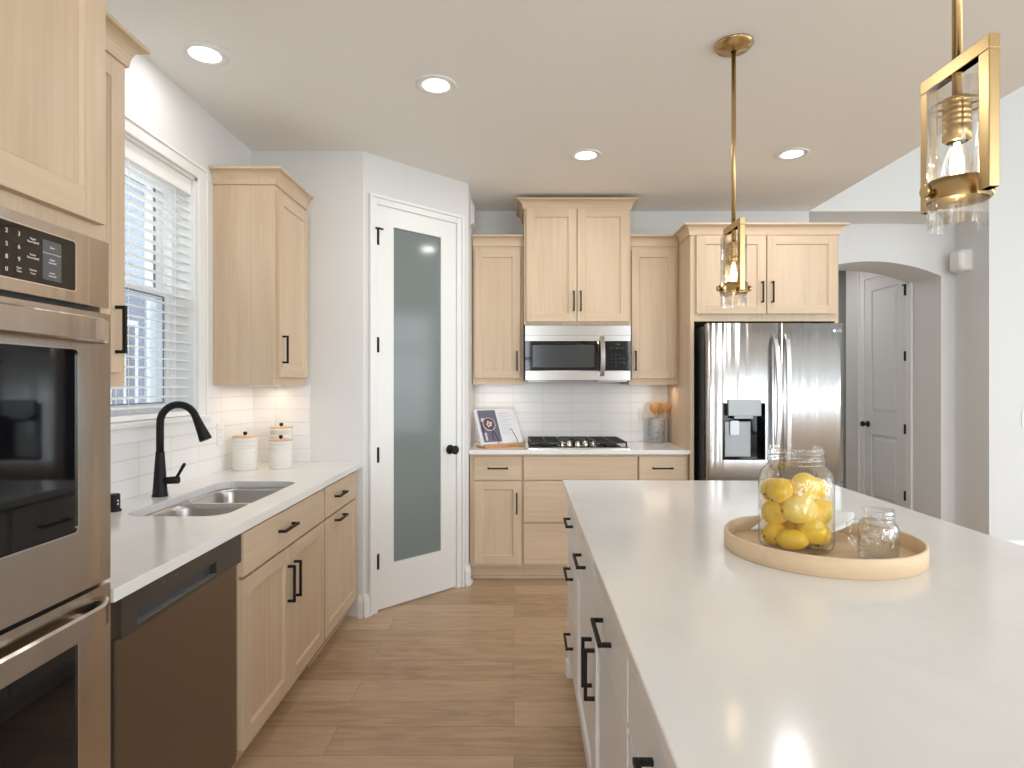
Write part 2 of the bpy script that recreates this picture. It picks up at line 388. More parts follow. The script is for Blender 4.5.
b = MB(); b.box(1.3, 7.13, 0, 5.5, 7.15, .13); struct(b.build('baseboard_hall', TRIMW))
# rear and right walls of the great room with their window openings
rw = [[(x-.95, .25), (x+.95, .25), (x+.95, zt), (x-.95, zt)] for x, zt in ((-.55, 2.65), (3.4, 3.9), (5.6, 3.9))]  # unseen rear windows, placed and sized for their reflections in the appliances
struct(plate('wall_rear', [(XL-.15, 0), (XR+.2, 0), (XR+.2, HU), (XL-.15, HU)], rw, .15, Matrix.Translation((0, YR, 0)) @ UPR, WALL))
sw = [[(y-.95, .40), (y+.95, .40), (y+.95, 2.80), (y-.95, 2.80)] for y in (-2.8, -.4, 2.0)]
struct(plate('wall_right', [(YR, 0), (YB, 0), (YB, HU), (YR, HU)], sw, .15, Matrix.Translation((XR, 0, 0)) @ Matrix(((0,0,1,0),(1,0,0,0),(0,1,0,0),(0,0,0,1))), WALL))
area('added_hall_fill', (2.9, 6.4, 2.70), (0, 0, 0), .5, .3, 7, (1, .96, .92))  # unseen area lamp added to brighten the hall behind the arch
k = 3
for x, zt in ((-.55, 2.65), (3.4, 3.9), (5.6, 3.9)):
    o = sempty('window_%d' % k, (x, YR-.12, 0)); k += 1
    bb = MB()
    for a in (-.95, -.03, .89): bb.box(a, 0, .25, a+.06, .05, zt)
    for z in (.25, 1.9, zt-.06): bb.box(-.95, 0, z, .95, .05, z+.06)
    bb.build('frame', TRIMW, o)
for y in (-2.8, -.4, 2.0):
    o = sempty('window_%d' % k, (XR+.12, y, 0)); k += 1
    bb = MB()
    for a in (-.95, -.03, .89): bb.box(-.05, a, .40, 0, a+.06, 2.80)
    for z in (.40, 2.0, 2.74): bb.box(-.05, -.95, z, 0, .95, z+.06)
    bb.build('frame', TRIMW, o)

def baseboard(name, p0, p1, h=.13, t=.016):
    p0, p1 = Vector(p0), Vector(p1); d = (p1-p0); L = d.length; ang = math.atan2(d.y, d.x)
    b = MB()
    prof = [(0, 0), (-t, 0), (-t, h*.72), (-t*.6, h*.86), (-t*.35, h), (0, h)]
    b.loops([[(x, q[0], q[1]) for q in prof] for x in (0, L)], 0, False)
    b.box(0, -t-.010, 0, L, -t, .018)
    o = b.build(name, TRIMW); o.location = p0; o.rotation_euler = (0, 0, ang); return struct(o)
u45 = Vector((.7071, .7071, 0))
baseboard('baseboard_corner', (-.915, YC, 0), (-.889, YC, 0))
baseboard('baseboard_pantry_left', A, A+u45*.040)
baseboard('baseboard_pantry_right', A+u45*.778, A+u45*LD)
baseboard('baseboard_pantry_return', (XP, YP, 0), (XP, 4.19, 0))
o = bpy.data.objects['baseboard_pantry_return']; o.rotation_euler = (0, 0, R(90)); o.location = (XP, YP, 0)
baseboard('baseboard_great_room', (XA, YB, 0), (XR, YB, 0))
# tiles
def upright_x(name, x, t, outer, holes, m):   # plate in the YZ plane, thickness to +X
    return plate(name, outer, holes, t, Matrix.Translation((x, 0, 0)) @ Matrix(((0,0,1,0),(1,0,0,0),(0,1,0,0),(0,0,0,1))), m)
CW = .078
struct(upright_x('wall_tiles_left', XL, .008, [(1.345, .914), (YC, .914), (YC, 1.362), (WY1+CW, 1.362), (WY1+CW, 1.150), (1.345, 1.150)], [], TILEY))
b = MB(); b.box(XL+.008, YC-.008, .914, -1.20, YC, 1.362); struct(b.build('wall_tiles_corner', TILEX))
b = MB(); b.box(XP, YB-.008, .914, 1.215, YB, 1.40); struct(b.build('wall_tiles_back', TILEX))

# ------------------------------------------------------------------ sink window with blind
win = sempty('window_1')
def casing_x(): pass
b = MB()
CT = .064
b.box(XL, WY1, 1.20, XL+.016, WY1+CW, WZ1+CT); b.box(XL, WY0-.02, WZ1, XL+.016, WY1, WZ1+CT)
b.box(XL+.016, WY0-.02, WZ1+CT-.014, XL+.022, WY1+CW, WZ1+CT); b.box(XL+.016, WY1+CW-.014, 1.20, XL+.022, WY1+CW, WZ1+CT-.014)
b.build('casing', TRIMW, win, .003)
b = MB(); b.box(XL-.12, 1.92, 1.195, XL+.032, WY1+CW+.02, 1.217); b.build('sill', TRIMW, win, .004)
b = MB(); b.box(XL, 1.92, 1.135, XL+.018, WY1+CW, 1.195); b.build('apron', TRIMW, win, .003)
b = MB(); b.box(XL-.15, WY1-.012, 1.2, XL, WY1, WZ1); b.box(XL-.15, WY0, WZ1-.012, XL, WY1, WZ1); b.box(XL-.15, WY0, 1.2, XL, WY0+.012, WZ1); b.build('jamb', TRIMW, win)
XW = XL-.13
b = MB()
for y in (WY0+.012, WY1-.047): b.box(XW-.07, y, 1.217, XW+.04, y+.035, WZ1-.012)
b.box(XW-.07, WY0, 1.217, XW+.04, WY1, 1.240); b.box(XW-.07, WY0, WZ1-.035, XW+.04, WY1, WZ1-.012)
b.build('frame', TRIMW, win, .003)
def sash(xs, z0, z1):
    ya, yb = WY0+.047, WY1-.047
    q = plate('sash', [(ya, z0), (yb, z0), (yb, z1), (ya, z1)], [[(ya+.045, z0+.045), (yb-.045, z0+.045), (yb-.045, z1-.035), (ya+.045, z1-.035)]], .03,
              Matrix.Translation((xs, 0, 0)) @ Matrix(((0,0,1,0),(1,0,0,0),(0,1,0,0),(0,0,0,1))), TRIMW, win, .002)
    plate('gasket', [(ya+.041, z0+.041), (yb-.041, z0+.041), (yb-.041, z1-.031), (ya+.041, z1-.031)], [[(ya+.046, z0+.046), (yb-.048, z0+.046), (yb-.050, z1-.036), (ya+.046, z1-.036)]], .008,
              Matrix.Translation((xs+.0235, 0, 0)) @ Matrix(((0,0,1,0),(1,0,0,0),(0,1,0,0),(0,0,0,1))), DKTRIM, q)
    b = MB(); b.box(xs+.012, ya+.04, z0+.04, xs+.016, yb-.04, z1-.03); b.build('pane', PANEGLASS, q)
sash(XW, 1.240, 1.81); sash(XW-.045, 1.775, WZ1-.035)
b = MB(); b.box(XW-.066, WY0+.05, 1.24, XW-.065, WY1-.05, 1.79); b.build('screen', SCREEN, win)

bl = thing('window_blind', 'white horizontal slat blind hanging in the window above the sink', 'blind', (XL-.045, 2.4325, WZ1-.012))
hwid = .488
b = MB(); b.box(-.03, -hwid, -.075, .03, hwid, 0); b.build('head_rail', BLINDM, bl, .004)
b = MB(); zz = -.105; ns = 0
while zz > -(WZ1-.012-1.262):
    t = R(-5)
    L = []
    for yy in (-hwid, hwid):
        L.append([(-.025*cos(t), yy, zz-.025*sin(t)), (0, yy, zz+.0035), (.025*cos(t), yy, zz+.025*sin(t)), (.025*cos(t), yy, zz+.025*sin(t)-.003), (0, yy, zz+.0005), (-.025*cos(t), yy, zz-.025*sin(t)-.003)])
    b.loops(L, 0, False); zz -= .0425
b.build('slats', BLINDM, bl)
b = MB(); b.box(-.026, -hwid, -(WZ1-.012-1.219), .026, hwid, -(WZ1-.012-1.242)); b.build('bottom_rail', BLINDM, bl, .003)
b = MB()
for yy in (-.36, .02, .36):
    for xx in (-.026, .026): b.box(xx-.0008, yy-.0008, -(WZ1-.012-1.245), xx+.0008, yy+.0008, -.075)
b.build('ladder_cords', BLINDM, bl)

# ------------------------------------------------------------------ doors
def casing_frame(par, x0, x1, z1, cw, t=.018):
    """door casing on a wall face at y=0, towards -y"""
    b = MB()
    b.box(x0-cw, -t*.6, 0, x0, 0, z1+cw); b.box(x1, -t*.6, 0, x1+cw, 0, z1+cw); b.box(x0, -t*.6, z1, x1, 0, z1+cw)
    b.box(x0-cw, -t-.004, 0, x0-cw+.018, -t*.6, z1+cw); b.box(x1+cw-.018, -t-.004, 0, x1+cw, -t*.6, z1+cw); b.box(x0-cw+.018, -t-.004, z1+cw-.018, x1+cw-.018, -t*.6, z1+cw)
    b.build('casing', TRIMW, par, .003)
    b = MB(); b.box(x0, 0, 0, x0+.006, .11, z1); b.box(x1-.006, 0, 0, x1, .11, z1); b.box(x0, 0, z1-.006, x1, .11, z1); b.build('jamb', TRIMW, par)
def hinge(par, x, y, z, stop=0):
    b = MB(); b.cyl((x, y-.008, z-.045), (x, y-.008, z+.045), .010, seg=10); b.box(x-.014, y-.003, z-.044, x+.014, y+.002, z+.044)
    if stop: b.cyl((x-.03*stop, y-.02, z+.05), (x+.02*stop, y-.02, z+.05), .006, seg=8); b.cyl((x, y-.03, z+.05), (x, y, z+.05), .006, seg=8)
    b.build('hinge', BLACK, par)
def knob(par, x, y, z, m=BLACK):
    b = MB(); o = lambda r, d: (r, d)
    seg = 24; L = []
    for r, d in ((.031, 0), (.031, .008), (.012, .012), (.011, .035), (.022, .042), (.0285, .052), (.0285, .062), (.020, .071)):
        L.append([(x+r*cos(2*pi*i/seg), y-d, z+r*sin(2*pi*i/seg)) for i in range(seg)])
    b.loops(L); b.build('knob', m, par)
dr = sempty('door_1', A, R(45))
casing_frame(dr, .094, .708, 2.446, .056)
d0, d1, dt = .0985, .7035, 2.442
g0, g1, gz0, gz1 = .215, .582, .275, 2.332
leaf = plate('door_leaf', [(d0, .012), (d1, .012), (d1, dt), (d0, dt)], [[(g0, gz0), (g1, gz0), (g1, gz1), (g0, gz1)]], .035, Matrix.Translation((0, .037, 0)) @ UPR, TRIMW, dr, .002)
b = MB(); b.box(g0-.004, .014, gz0-.004, g1+.004, .026, gz1+.004); gl = b.build('glass_panel', FROST, dr); gl['label'] = 'grey green frosted glass'
for z in (2.25, 1.605, .945, .305): hinge(dr, d0-.002, .002, z, -1 if z > 2 else 0)
knob(dr, .655, .002, .935)
hd = sempty('door_2', (XJ, 0, 0), R(-90))    # hall door, local x = -Y
casing_frame(hd, -HY1, -HY0, 2.447, .095)
b = MB(); x0, x1 = -HY1+.004, -HY0-.004; y0 = -.004
st, tr_, mr0, mr1, br_ = .115, 2.447-.13, .86, 1.06, .20
b.box(x0, y0, .012, x0+st, y0+.035, 2.443); b.box(x1-st, y0, .012, x1, y0+.035, 2.443)
b.box(x0+st, y0, .012, x1-st, y0+.035, br_); b.box(x0+st, y0, mr0, x1-st, y0+.035, mr1); b.box(x0+st, y0, tr_, x1-st, y0+.035, 2.443)
for za, zb in ((br_, mr0), (mr1, tr_)):
    xa, xb = x0+st, x1-st
    b.box(xa, y0+.012, za, xb, y0+.03, zb)
    o_ = [(xa+.03, za+.03), (xb-.03, za+.03), (xb-.03, zb-.03), (xa+.03, zb-.03)]; i_ = [(xa+.055, za+.055), (xb-.055, za+.055), (xb-.055, zb-.055), (xa+.055, zb-.055)]
    b.loops([[(p[0], y0+.012, p[1]) for p in o_], [(p[0], y0+.002, p[1]) for p in i_]], 0, False)
b.build('door_leaf', GREYD, hd, .002)
for z in (2.24, 1.63, .95, .33): hinge(hd, x1+.004, -.006, z, -1 if z > 2 else 0)
knob(hd, x0+.06, -.004, .96)

# ------------------------------------------------------------------ cabinets
def pull(par, x, z, length, vert, y=-.02, s=.010, stand=.032):
    b = MB(); h = length/2
    if vert:
        b.box(x-s/2, y-stand, z-h, x+s/2, y-stand+s, z+h)
        for q in (-1, 1): b.box(x-s/2, y-stand+s, z+q*(h-s/2)-s/2, x+s/2, y, z+q*(h-s/2)+s/2)
    else:
        b.box(x-h, y-stand, z-s/2, x+h, y-stand+s, z+s/2)
        for q in (-1, 1): b.box(x+q*(h-s/2)-s/2, y-stand+s, z-s/2, x+q*(h-s/2)+s/2, y, z+s/2)
    o = b.build('handle', BLACK, par, .001); o['label'] = 'black bar pull'; return o
def shaker(par, x0, z0, x1, z1, white=False, st=.058, t=.02):
    mv, mh = (ISLW, ISLW) if white else (WV, WH)
    b = MB(); r = .011
    b.box(x0, -t, z0, x0+st, 0, z1, 0); b.box(x1-st, -t, z0, x1, 0, z1, 0)
    b.box(x0+st, -t, z0, x1-st, 0, z0+st, 1); b.box(x0+st, -t, z1-st, x1-st, 0, z1, 1)
    b.box(x0+st, -t+.010, z0+st, x1-st, -.002, z1-st, 0)
    # small chamfer strip round the recessed panel
    q0, q1, q2, q3 = x0+st, x1-st, z0+st, z1-st; e = .006
    o_ = [(q0, q2), (q1, q2), (q1, q3), (q0, q3)]; i_ = [(q0+e, q2+e), (q1-e, q2+e), (q1-e, q3-e), (q0+e, q3-e)]
    b.loops([[(p[0], -t+.003, p[1]) for p in o_], [(p[0], -t+.010, p[1]) for p in i_]], 0, False, False, False)
    return b.build('door', [mv, mh], par, .0012)
def slab(par, x0, z0, x1, z1, white=False, t=.02):
    b = MB(); b.box(x0, -t, z0, x1, 0, z1)
    return b.build('drawer', ISLW if white else WH, par, .0015)
def carcass(par, w_, d, z0, z1, white=False, toe=False, side=None):
    b = MB(); b.box(0, 0, z0, w_, d, z1)
    o = b.build('carcass', ISLW if white else WV, par, .001)
    if toe:
        b = MB(); b.box(0, .07, 0, w_, .085, z0); b.box(0, .055, 0, w_, .07, .018)
        b.build('toe_kick', (ISLW if white else WH), par)
    return o
def crown(par, w_, d, z0, z1, proj, left=True, right=True, dl=None, dr=None):
    h = z1-z0
    pr = [(0, z0), (.008, z0), (.010, z0+.010)]
    for i in range(7):
        t = i/6*pi/2; pr.append((.010+(proj-.014)*(1-cos(t)), z0+.010+(h-.024)*sin(t)))
    pr += [(proj, z1-.012), (proj, z1)]
    b = MB(); L = []
    for o_, z in pr:
        pts = [(-o_, dl or d, z), (-o_, -o_, z)] if left else [(0, -o_, z)]
        pts += [(w_+o_, -o_, z), (w_+o_, dr or d, z)] if right else [(w_, -o_, z)]
        L.append(pts)
    b.loops(L, 0, False, False, False, closed=False)
    o_ = proj
    b.box(.0, -o_+.001, z1-.008, w_, d, z1-.0005)
    if left: b.box(-o_+.001, -o_+.001, z1-.008, 0, dl or d, z1-.0005)
    if right: b.box(w_, -o_+.001, z1-.008, w_+o_-.001, dr or d, z1-.0005)
    return b.build('crown_molding', WH, par)
LR = R(90)
# left upper cabinets
XU = -1.227
c = thing('upper_cabinet', 'maple wall cabinet between the oven tower and the window, one door', 'cabinet', (XU, 1.337, 0), LR)
carcass(c, .571, XU-XL-.001, 1.362, 2.385); crown(c, .571, XU-XL-.001, 2.370, 2.448, .05, False, True)
d = shaker(c, .02, 1.405, .535, 2.352); pull(d, .497, 1.535, .145, True)
c = thing('upper_cabinet', 'maple wall cabinet in the corner right of the window, above the canisters', 'cabinet', (XU, 3.10, 0), LR)
carcass(c, .455, XU-XL-.001, 1.362, 2.41); crown(c, .455, XU-XL-.001, 2.392, 2.470, .05, True, False)
d = shaker(c, .02, 1.405, .445, 2.365); pull(d, .055, 1.55, .145, True)
b = MB(); b.box(.06, .12, 1.3600, .40, .15, 1.3618); b.build('under_cabinet_light', LED, c)
area('under_cabinet_light_lamp', (XU-.15, 3.33, 1.345), (0, 0, 0), .04, .34, .55, (1, .82, .62))
# back upper cabinets
def backcab(label, x0, x1, yf, z0, z1, cz, doors, left, right, d=None):
    c = thing('upper_cabinet', label, 'cabinet', (x0, yf, 0), 0)
    w_ = x1-x0; d = YB-yf-.001
    carcass(c, w_, d, z0, z1); crown(c, w_, d, cz[0], cz[1], .05, left, right)
    for (a, e, za, zb, hx, hz) in doors:
        q = shaker(c, a-x0, za, e-x0, zb); pull(q, hx-x0, hz, .145, True)
    return c
c = backcab('narrow maple wall cabinet left of the microwave, one door', -.306, .070, 4.47, 1.366, 2.40, (2.385, 2.462), [(-.290, .046, 1.412, 2.362, .022, 1.54)], False, False)
b = MB(); b.box(.08, .10, 1.3645, .30, .13, 1.3658); b.build('under_cabinet_light', LED, c)
c = backcab('tall two-door maple wall cabinet above the microwave, reaching near the ceiling', .072, .846, 4.40, 1.800, 2.65, (2.640, 2.712), [(.090, .452, 1.822, 2.640, .432, 1.97), (.460, .830, 1.822, 2.640, .482, 1.97)], True, True)
c = backcab('narrow maple wall cabinet right of the microwave, above the utensil crock', .848, 1.213, 4.47, 1.366, 2.40, (2.385, 2.462), [(.866, 1.190, 1.412, 2.362, .892, 1.54)], False, False)
b = MB(); b.box(.06, .10, 1.3645, .32, .13, 1.3658); b.build('under_cabinet_light', LED, c)
area('under_cabinet_light_lamp', (1.08, 4.58, 1.352), (0, 0, 0), .2, .04, .4, (1, .80, .58))
area('under_cabinet_light_lamp', (-.12, 4.58, 1.352), (0, 0, 0), .2, .04, .3, (1, .78, .52))
c = thing('refrigerator_cabinet', 'wide maple surround over the refrigerator with two doors and tall side panels', 'cabinet', (1.215, 4.17, 0), 0)
b = MB(); b.box(0, 0, 1.802, 1.021, .628, 2.405); b.build('carcass', [WV], c, .001)
b = MB(); b.box(0, 0, 0, .026, .628, 1.802); b.build('side_panel', WV, c, .001)
b = MB(); b.box(.995, 0, 0, 1.021, .628, 1.802); b.build('side_panel', WV, c, .001)
crown(c, 1.021, .628, 2.395, 2.470, .05, dl=.248)
for (a, e, hx) in ((1.253, 1.730, 1.700), (1.738, 2.215, 1.770)):
    q = shaker(c, a-1.215, 1.852, e-1.215, 2.389); pull(q, hx-1.215, 2.0, .145, True)

# left base run
XF = -.935
def leftcab(label, y0, y1):
    return thing('base_cabinet', label, 'cabinet', (XF, y0, 0), LR)
c = leftcab('maple sink base cabinet beside the dishwasher, wide false drawer over two doors', 2.036, 2.925)
b = MB(); b.box(0, 0, .110, .889, .02, .882); b.box(0, .02, .110, .018, .60, .882); b.box(.871, .02, .110, .889, .60, .882); b.box(.018, .02, .110, .871, .60, .128); b.box(.018, .585, .128, .871, .60, .882); b.build('carcass', WV, c, .001)
b = MB(); b.box(0, .07, 0, .889, .085, .110); b.build('toe_kick', WH, c)
q = slab(c, .012, .716, .880, .864); pull(q, .385, .797, .15, False)
q = shaker(c, .012, .128, .444, .706); pull(q, .412, .562, .15, True)
q = shaker(c, .450, .128, .880, .706); pull(q, .482, .562, .15, True)
c = leftcab('maple base cabinet at the pantry end, drawer over a pull-out door', 2.925, 3.555)
carcass(c, .628, .60, .110, .882, toe=True)
q = slab(c, .008, .716, .590, .864); pull(q, .235, .797, .15, False)
q = shaker(c, .008, .128, .590, .706); pull(q, .235, .675, .15, False)
# back base run
def bb(label, x0, x1):
    return thing('base_cabinet', label, 'cabinet', (x0, 4.21, 0), 0)
c = bb('maple base cabinet under the cookbook, left of the cooktop cabinet', -.306, .058)
carcass(c, .364, .585, .10, .882, toe=True)
q = slab(c, .030, .706, .358, .868); pull(q, .194, .788, .14, False)
q = shaker(c, .030, .122, .358, .697); pull(q, .325, .545, .145, True)
c = bb('maple cooktop cabinet with a false front over two wide plain drawers', .058, .858)
carcass(c, .80, .585, .10, .882, toe=True)
slab(c, .010, .706, .794, .868); slab(c, .010, .415, .794, .697); slab(c, .010, .122, .794, .403)
c = bb('maple base cabinet under the utensil crock, beside the refrigerator panel', .858, 1.213)
carcass(c, .355, .585, .10, .882, toe=True)
q = slab(c, .010, .706, .332, .868); pull(q, .171, .788, .14, False)
q = shaker(c, .010, .122, .332, .697); pull(q, .045, .545, .145, True)

# countertops
cut = rrect(-1.365, 2.085, -1.005, 2.835, .075)
tag(plate('countertop', [(XL+.001, 1.345), (-.889, 1.345), (-.889, YC-.001), (XL+.001, YC-.001)], [cut], .030, Matrix.Translation((0, 0, .884)), QUARTZ, None, .003),
    'white quartz countertop on the left wall, cut out for the sink', 'countertop')
b = MB(); b.box(XP+.001, 4.165, .884, 1.214, YB-.009, .914); tag(b.build('countertop', QUARTZ, None, .003), 'white quartz countertop on the back wall holding the gas cooktop', 'countertop')

# island
IA = R(-1.04); P0 = Vector((.2328, 2.874, 0)); RI = Matrix.Rotation(IA, 3, 'Z')
b = MB(); b.box(0, -2.45, .884, 1.222, 0, .914); o = b.build('island_countertop', QUARTZ, None, .003); o.location = P0; o.rotation_euler = (0, 0, IA)
tag(o, 'large white quartz island countertop carrying the round wooden tray', 'countertop')
def iscab(label, v0, w_):   # v0: distance from the far edge; local x runs towards the camera
    p = P0 + RI @ Vector((.042, -v0, 0)); return thing('island_cabinet', label, 'cabinet', p, R(-90)+IA)
c = iscab('white island cabinet at the far end with three drawers', .034, .436)
carcass(c, .436, .60, .10, .882, True, True)
b = MB(); b.box(-.012, -.022, 0, .0, .60, .882); b.build('end_panel', ISLW, c, .001)
b = MB(); b.box(-.022, -.03, 0, .03, .0, .075); b.build('foot', ISLW, c, .003)
for za, zb in ((.695, .868), (.40, .686), (.12, .391)):
    q = slab(c, .008, za, .430, zb, True); pull(q, .215, {.695: .768, .40: .546, .12: .253}[za], .16, False)
c = iscab('wide white island cabinet in the middle, two drawers over two doors', .472, 1.21)
carcass(c, 1.208, .60, .10, .882, True, True)
for x0, x1 in ((.008, .600), (.608, 1.200)):
    q = slab(c, x0, .695, x1, .868, True); pull(q, (x0+x1)/2, .756, .16, False)
q = shaker(c, .008, .12, .600, .686, True); pull(q, .565, .525, .15, True)
q = shaker(c, .608, .12, 1.200, .686, True); pull(q, .643, .525, .15, True)
c = iscab('white island cabinet nearest the viewer, drawer over a door', 1.682, .62)
carcass(c, .62, .60, .10, .882, True, True)
q = slab(c, .008, .695, .612, .868, True); pull(q, .31, .772, .16, False)
q = shaker(c, .008, .12, .612, .686, True); pull(q, .05, .535, .16, True)
b = MB(); b.box(.644, -2.32, 0, .92, -.03, .883); o = b.build('island_back_panel', ISLW, None, .002); o.location = P0; o.rotation_euler = (0, 0, IA)
tag(o, 'white panelled back of the island under the countertop overhang', 'panel')

# ------------------------------------------------------------------ oven tower
TY0, TW = .515, .820; XT = -.905
c = thing('oven_cabinet', 'tall maple oven tower holding the double wall oven', 'cabinet', (XT, TY0, 0), LR)
b = MB(); D = XT-XL-.001
b.box(0, 0, .10, TW, D, .33); b.box(0, 0, .33, .027, D, 1.677); b.box(TW-.012, 0, .33, TW, D, 1.677); b.box(0, 0, 1.677, TW, D, 2.40); b.box(.027, D-.02, .33, TW-.012, D, 1.677)
b.build('carcass', WV, c, .001)
b = MB(); b.box(0, .07, 0, TW, .085, .10); b.build('toe_kick', WH, c)
crown(c, TW, D, 2.385, 2.465, .05, False, True, dr=.270)
q = shaker(c, .02, 1.714, .406, 2.365, st=.062); pull(q, .37, 1.83, .145, True)
q = shaker(c, .412, 1.714, .797, 2.365, st=.062); pull(q, .45, 1.83, .145, True)
q = slab(c, .02, .125, .80, .315); pull(q, .41, .22, .15, False)
# double wall oven, local frame of its own at the tower front
ov = thing('double_wall_oven', 'stainless double wall oven with black glass doors, built into the tower', 'oven', (XT, TY0, .34), LR)
OX0, OX1 = .030, .797; Z = lambda z: z-.34
b = MB(); b.box(OX0+.02, .002, Z(.36), OX1-.02, .55, Z(1.66)); b.build('housing', DPLAST, ov)
# control panel
b = MB(); b.box(OX0, -.026, Z(1.533), OX1, .002, Z(1.675)); cp = b.build('control_panel', OVENSTEEL, ov)
KX1 = 1.211-TY0
kp = plate('keypad', rrect(.14, Z(1.556), KX1, Z(1.6535), .006, 3), [], .0012, Matrix.Translation((0, -.026, 0)) @ UPR, BLKGLASS, ov)
kr = plate('keypad_rim', rrect(.137, Z(1.553), KX1+.003, Z(1.6565), .008, 3), [rrect(.14, Z(1.556), KX1, Z(1.6535), .006, 3)], .0016, Matrix.Translation((0, -.026, 0)) @ UPR, CHROME, ov)
def ypos(px, X=-.879): return 605*(-X)/(514-px)-TY0
b = MB(); b.box(ypos(42), -.0276, Z(1.566), ypos(60.5), -.0272, Z(1.640)); b.build('touch_pad', mat('touch_grey', (.10, .105, .11), .3), ov)
cols = [ypos(-8), ypos(5.5), ypos(18)]; rows = [1.642, 1.619, 1.597, 1.575]
L = []
for r_, row in enumerate((('1', '2', '3'), ('4', '5', '6'), ('7', '8', '9'), ('', '0', ''))):
    for q_, ch in enumerate(row):
        if ch: L.append((ch, cols[q_], Z(rows[r_])-.006, .011))
cx = ypos(32)
for z_, t1, t2 in ((1.632, 'Upper', 'Time On/Off'), (1.603, 'Lower', 'Time On/Off'), (1.575, 'Kitchen', 'Timer')):
    L += [(t1, cx, Z(z_)+.0025, .0052), (t2, cx, Z(z_)-.0035, .0052)]
L += [('Start', cols[2], Z(1.575)+.001, .0052), ('Time', cols[2], Z(1.575)-.005, .0052)]
tx = (ypos(42)+ypos(60.5))/2
L += [('Start', tx, Z(1.628), .006), ('Upper', tx, Z(1.603)+.002, .005), ('Clear/Off', tx, Z(1.603)-.004, .005), ('Lower', tx, Z(1.578)+.002, .005), ('Clear/Off', tx, Z(1.578)-.004, .005)]
text('keypad_lettering', L, Matrix.Translation((0, -.0276, 0)) @ UPR, LETTER, ov, .006)
b = MB(); b.box(ypos(42), -.0280, Z(1.6155), ypos(60.5), -.0277, Z(1.6165)); b.build('keypad_line', LETTER, ov)
def oven_door(z0, z1, gz0, gz1, hz, curved):
    gx0, gx1 = .10, 1.214-TY0
    d = plate('oven_door', [(OX0, Z(z0)), (OX1, Z(z0)), (OX1, Z(z1)), (OX0, Z(z1))], [rrect(gx0, Z(gz0), gx1, Z(gz1), .012, 4)], .045, Matrix.Translation((0, .015, 0)) @ UPR, OVENSTEEL, ov, .003)
    g = plate('oven_window', rrect(gx0, Z(gz0), gx1, Z(gz1), .012, 4), [], .03, Matrix.Translation((0, .002, 0)) @ UPR, BLKGLASS, d)
    r_ = plate('window_rim', rrect(gx0-.002, Z(gz0)-.002, gx1+.002, Z(gz1)+.002, .014, 4), [rrect(gx0+.001, Z(gz0)+.001, gx1-.001, Z(gz1)-.001, .011, 4)], .0012, Matrix.Translation((0, -.030, 0)) @ UPR, CHROME, d)
    b = MB()
    # bowed bar handle, its face tall and flat, the ends curving into the door
    n_ = 24; Lp = []
    for i in range(n_+1):
        t = i/n_; x = OX0+.012+(OX1-OX0-.020)*t
        e = min(t, 1-t)/.10; e = min(1, e); s_ = math.sin(e*pi/2)
        off = .030+.038*s_
        hh = .021
        Lp.append([(x, -off, Z(hz)-hh), (x, -off, Z(hz)+hh), (x, -off+.006, Z(hz)+hh+.004), (x, -off+.016, Z(hz)+hh-.002), (x, -off+.016, Z(hz)-hh+.002), (x, -off+.006, Z(hz)-hh-.004)])
    b.loops(Lp, 0, False)
    h = b.build('handle', OVENSTEEL, d)
    for x in (OX0+.10, OX1-.10):
        b = MB(); b.box(x-.012, -.055, Z(hz)-.012, x+.012, -.028, Z(hz)+.012); b.build('handle_bracket', OVENSTEEL, d)
oven_door(.950, 1.520, 1.073, 1.440, 1.480, 0)
oven_door(.365, .941, .45, .855, .893, 1)

# ------------------------------------------------------------------ dishwasher
dw = thing('dishwasher', 'dark stainless dishwasher between the oven tower and the sink cabinet', 'dishwasher', (-.938, 1.415, 0), LR)
W_ = .619
b = MB(); b.box(.006, .0, .10, W_-.006, .55, .878); b.build('housing', DPLAST, dw)
b = MB(); b.box(0, -.004, .10, W_, .0, .118); b.box(.0, -.006, .118, W_, 0, .769); b.build('door', DWM, dw, .003)
pnl = plate('control_panel', [(0, .772), (W_, .772), (W_, .872), (0, .872)], [rrect(.058, .784, .452, .822, .004, 2)], .030, Matrix.Translation((0, .010, 0)) @ UPR, DWP, dw, .002)
b = MB(); b.box(.058, .004, .784, .452, .010, .822); b.box(.058, -.019, .783, .452, .006, .7855); b.build('pocket_handle', GREYPL, pnl)
b = MB(); b.box(.0, .04, .0, W_, .055, .10); b.build('toe_kick', BLACK, dw)
text('control_marks', [('o', .13, .852, .010), ('Start', .17, .852, .008), ('Cycle', .23, .852, .008)], Matrix.Translation((0, -.020, 0)) @ UPR, mat('faint_mark', (.20, .19, .18), .5), pnl, .008)
b = MB(); b.box(XF-.04, 1.337, 0, XF-.02, 1.413, .883); b.box(XF-.6, 1.337, 0, XF-.04, 1.350, .883); tag(b.build('filler_panel', WV), 'narrow maple filler strip between the oven tower and the dishwasher', 'panel')

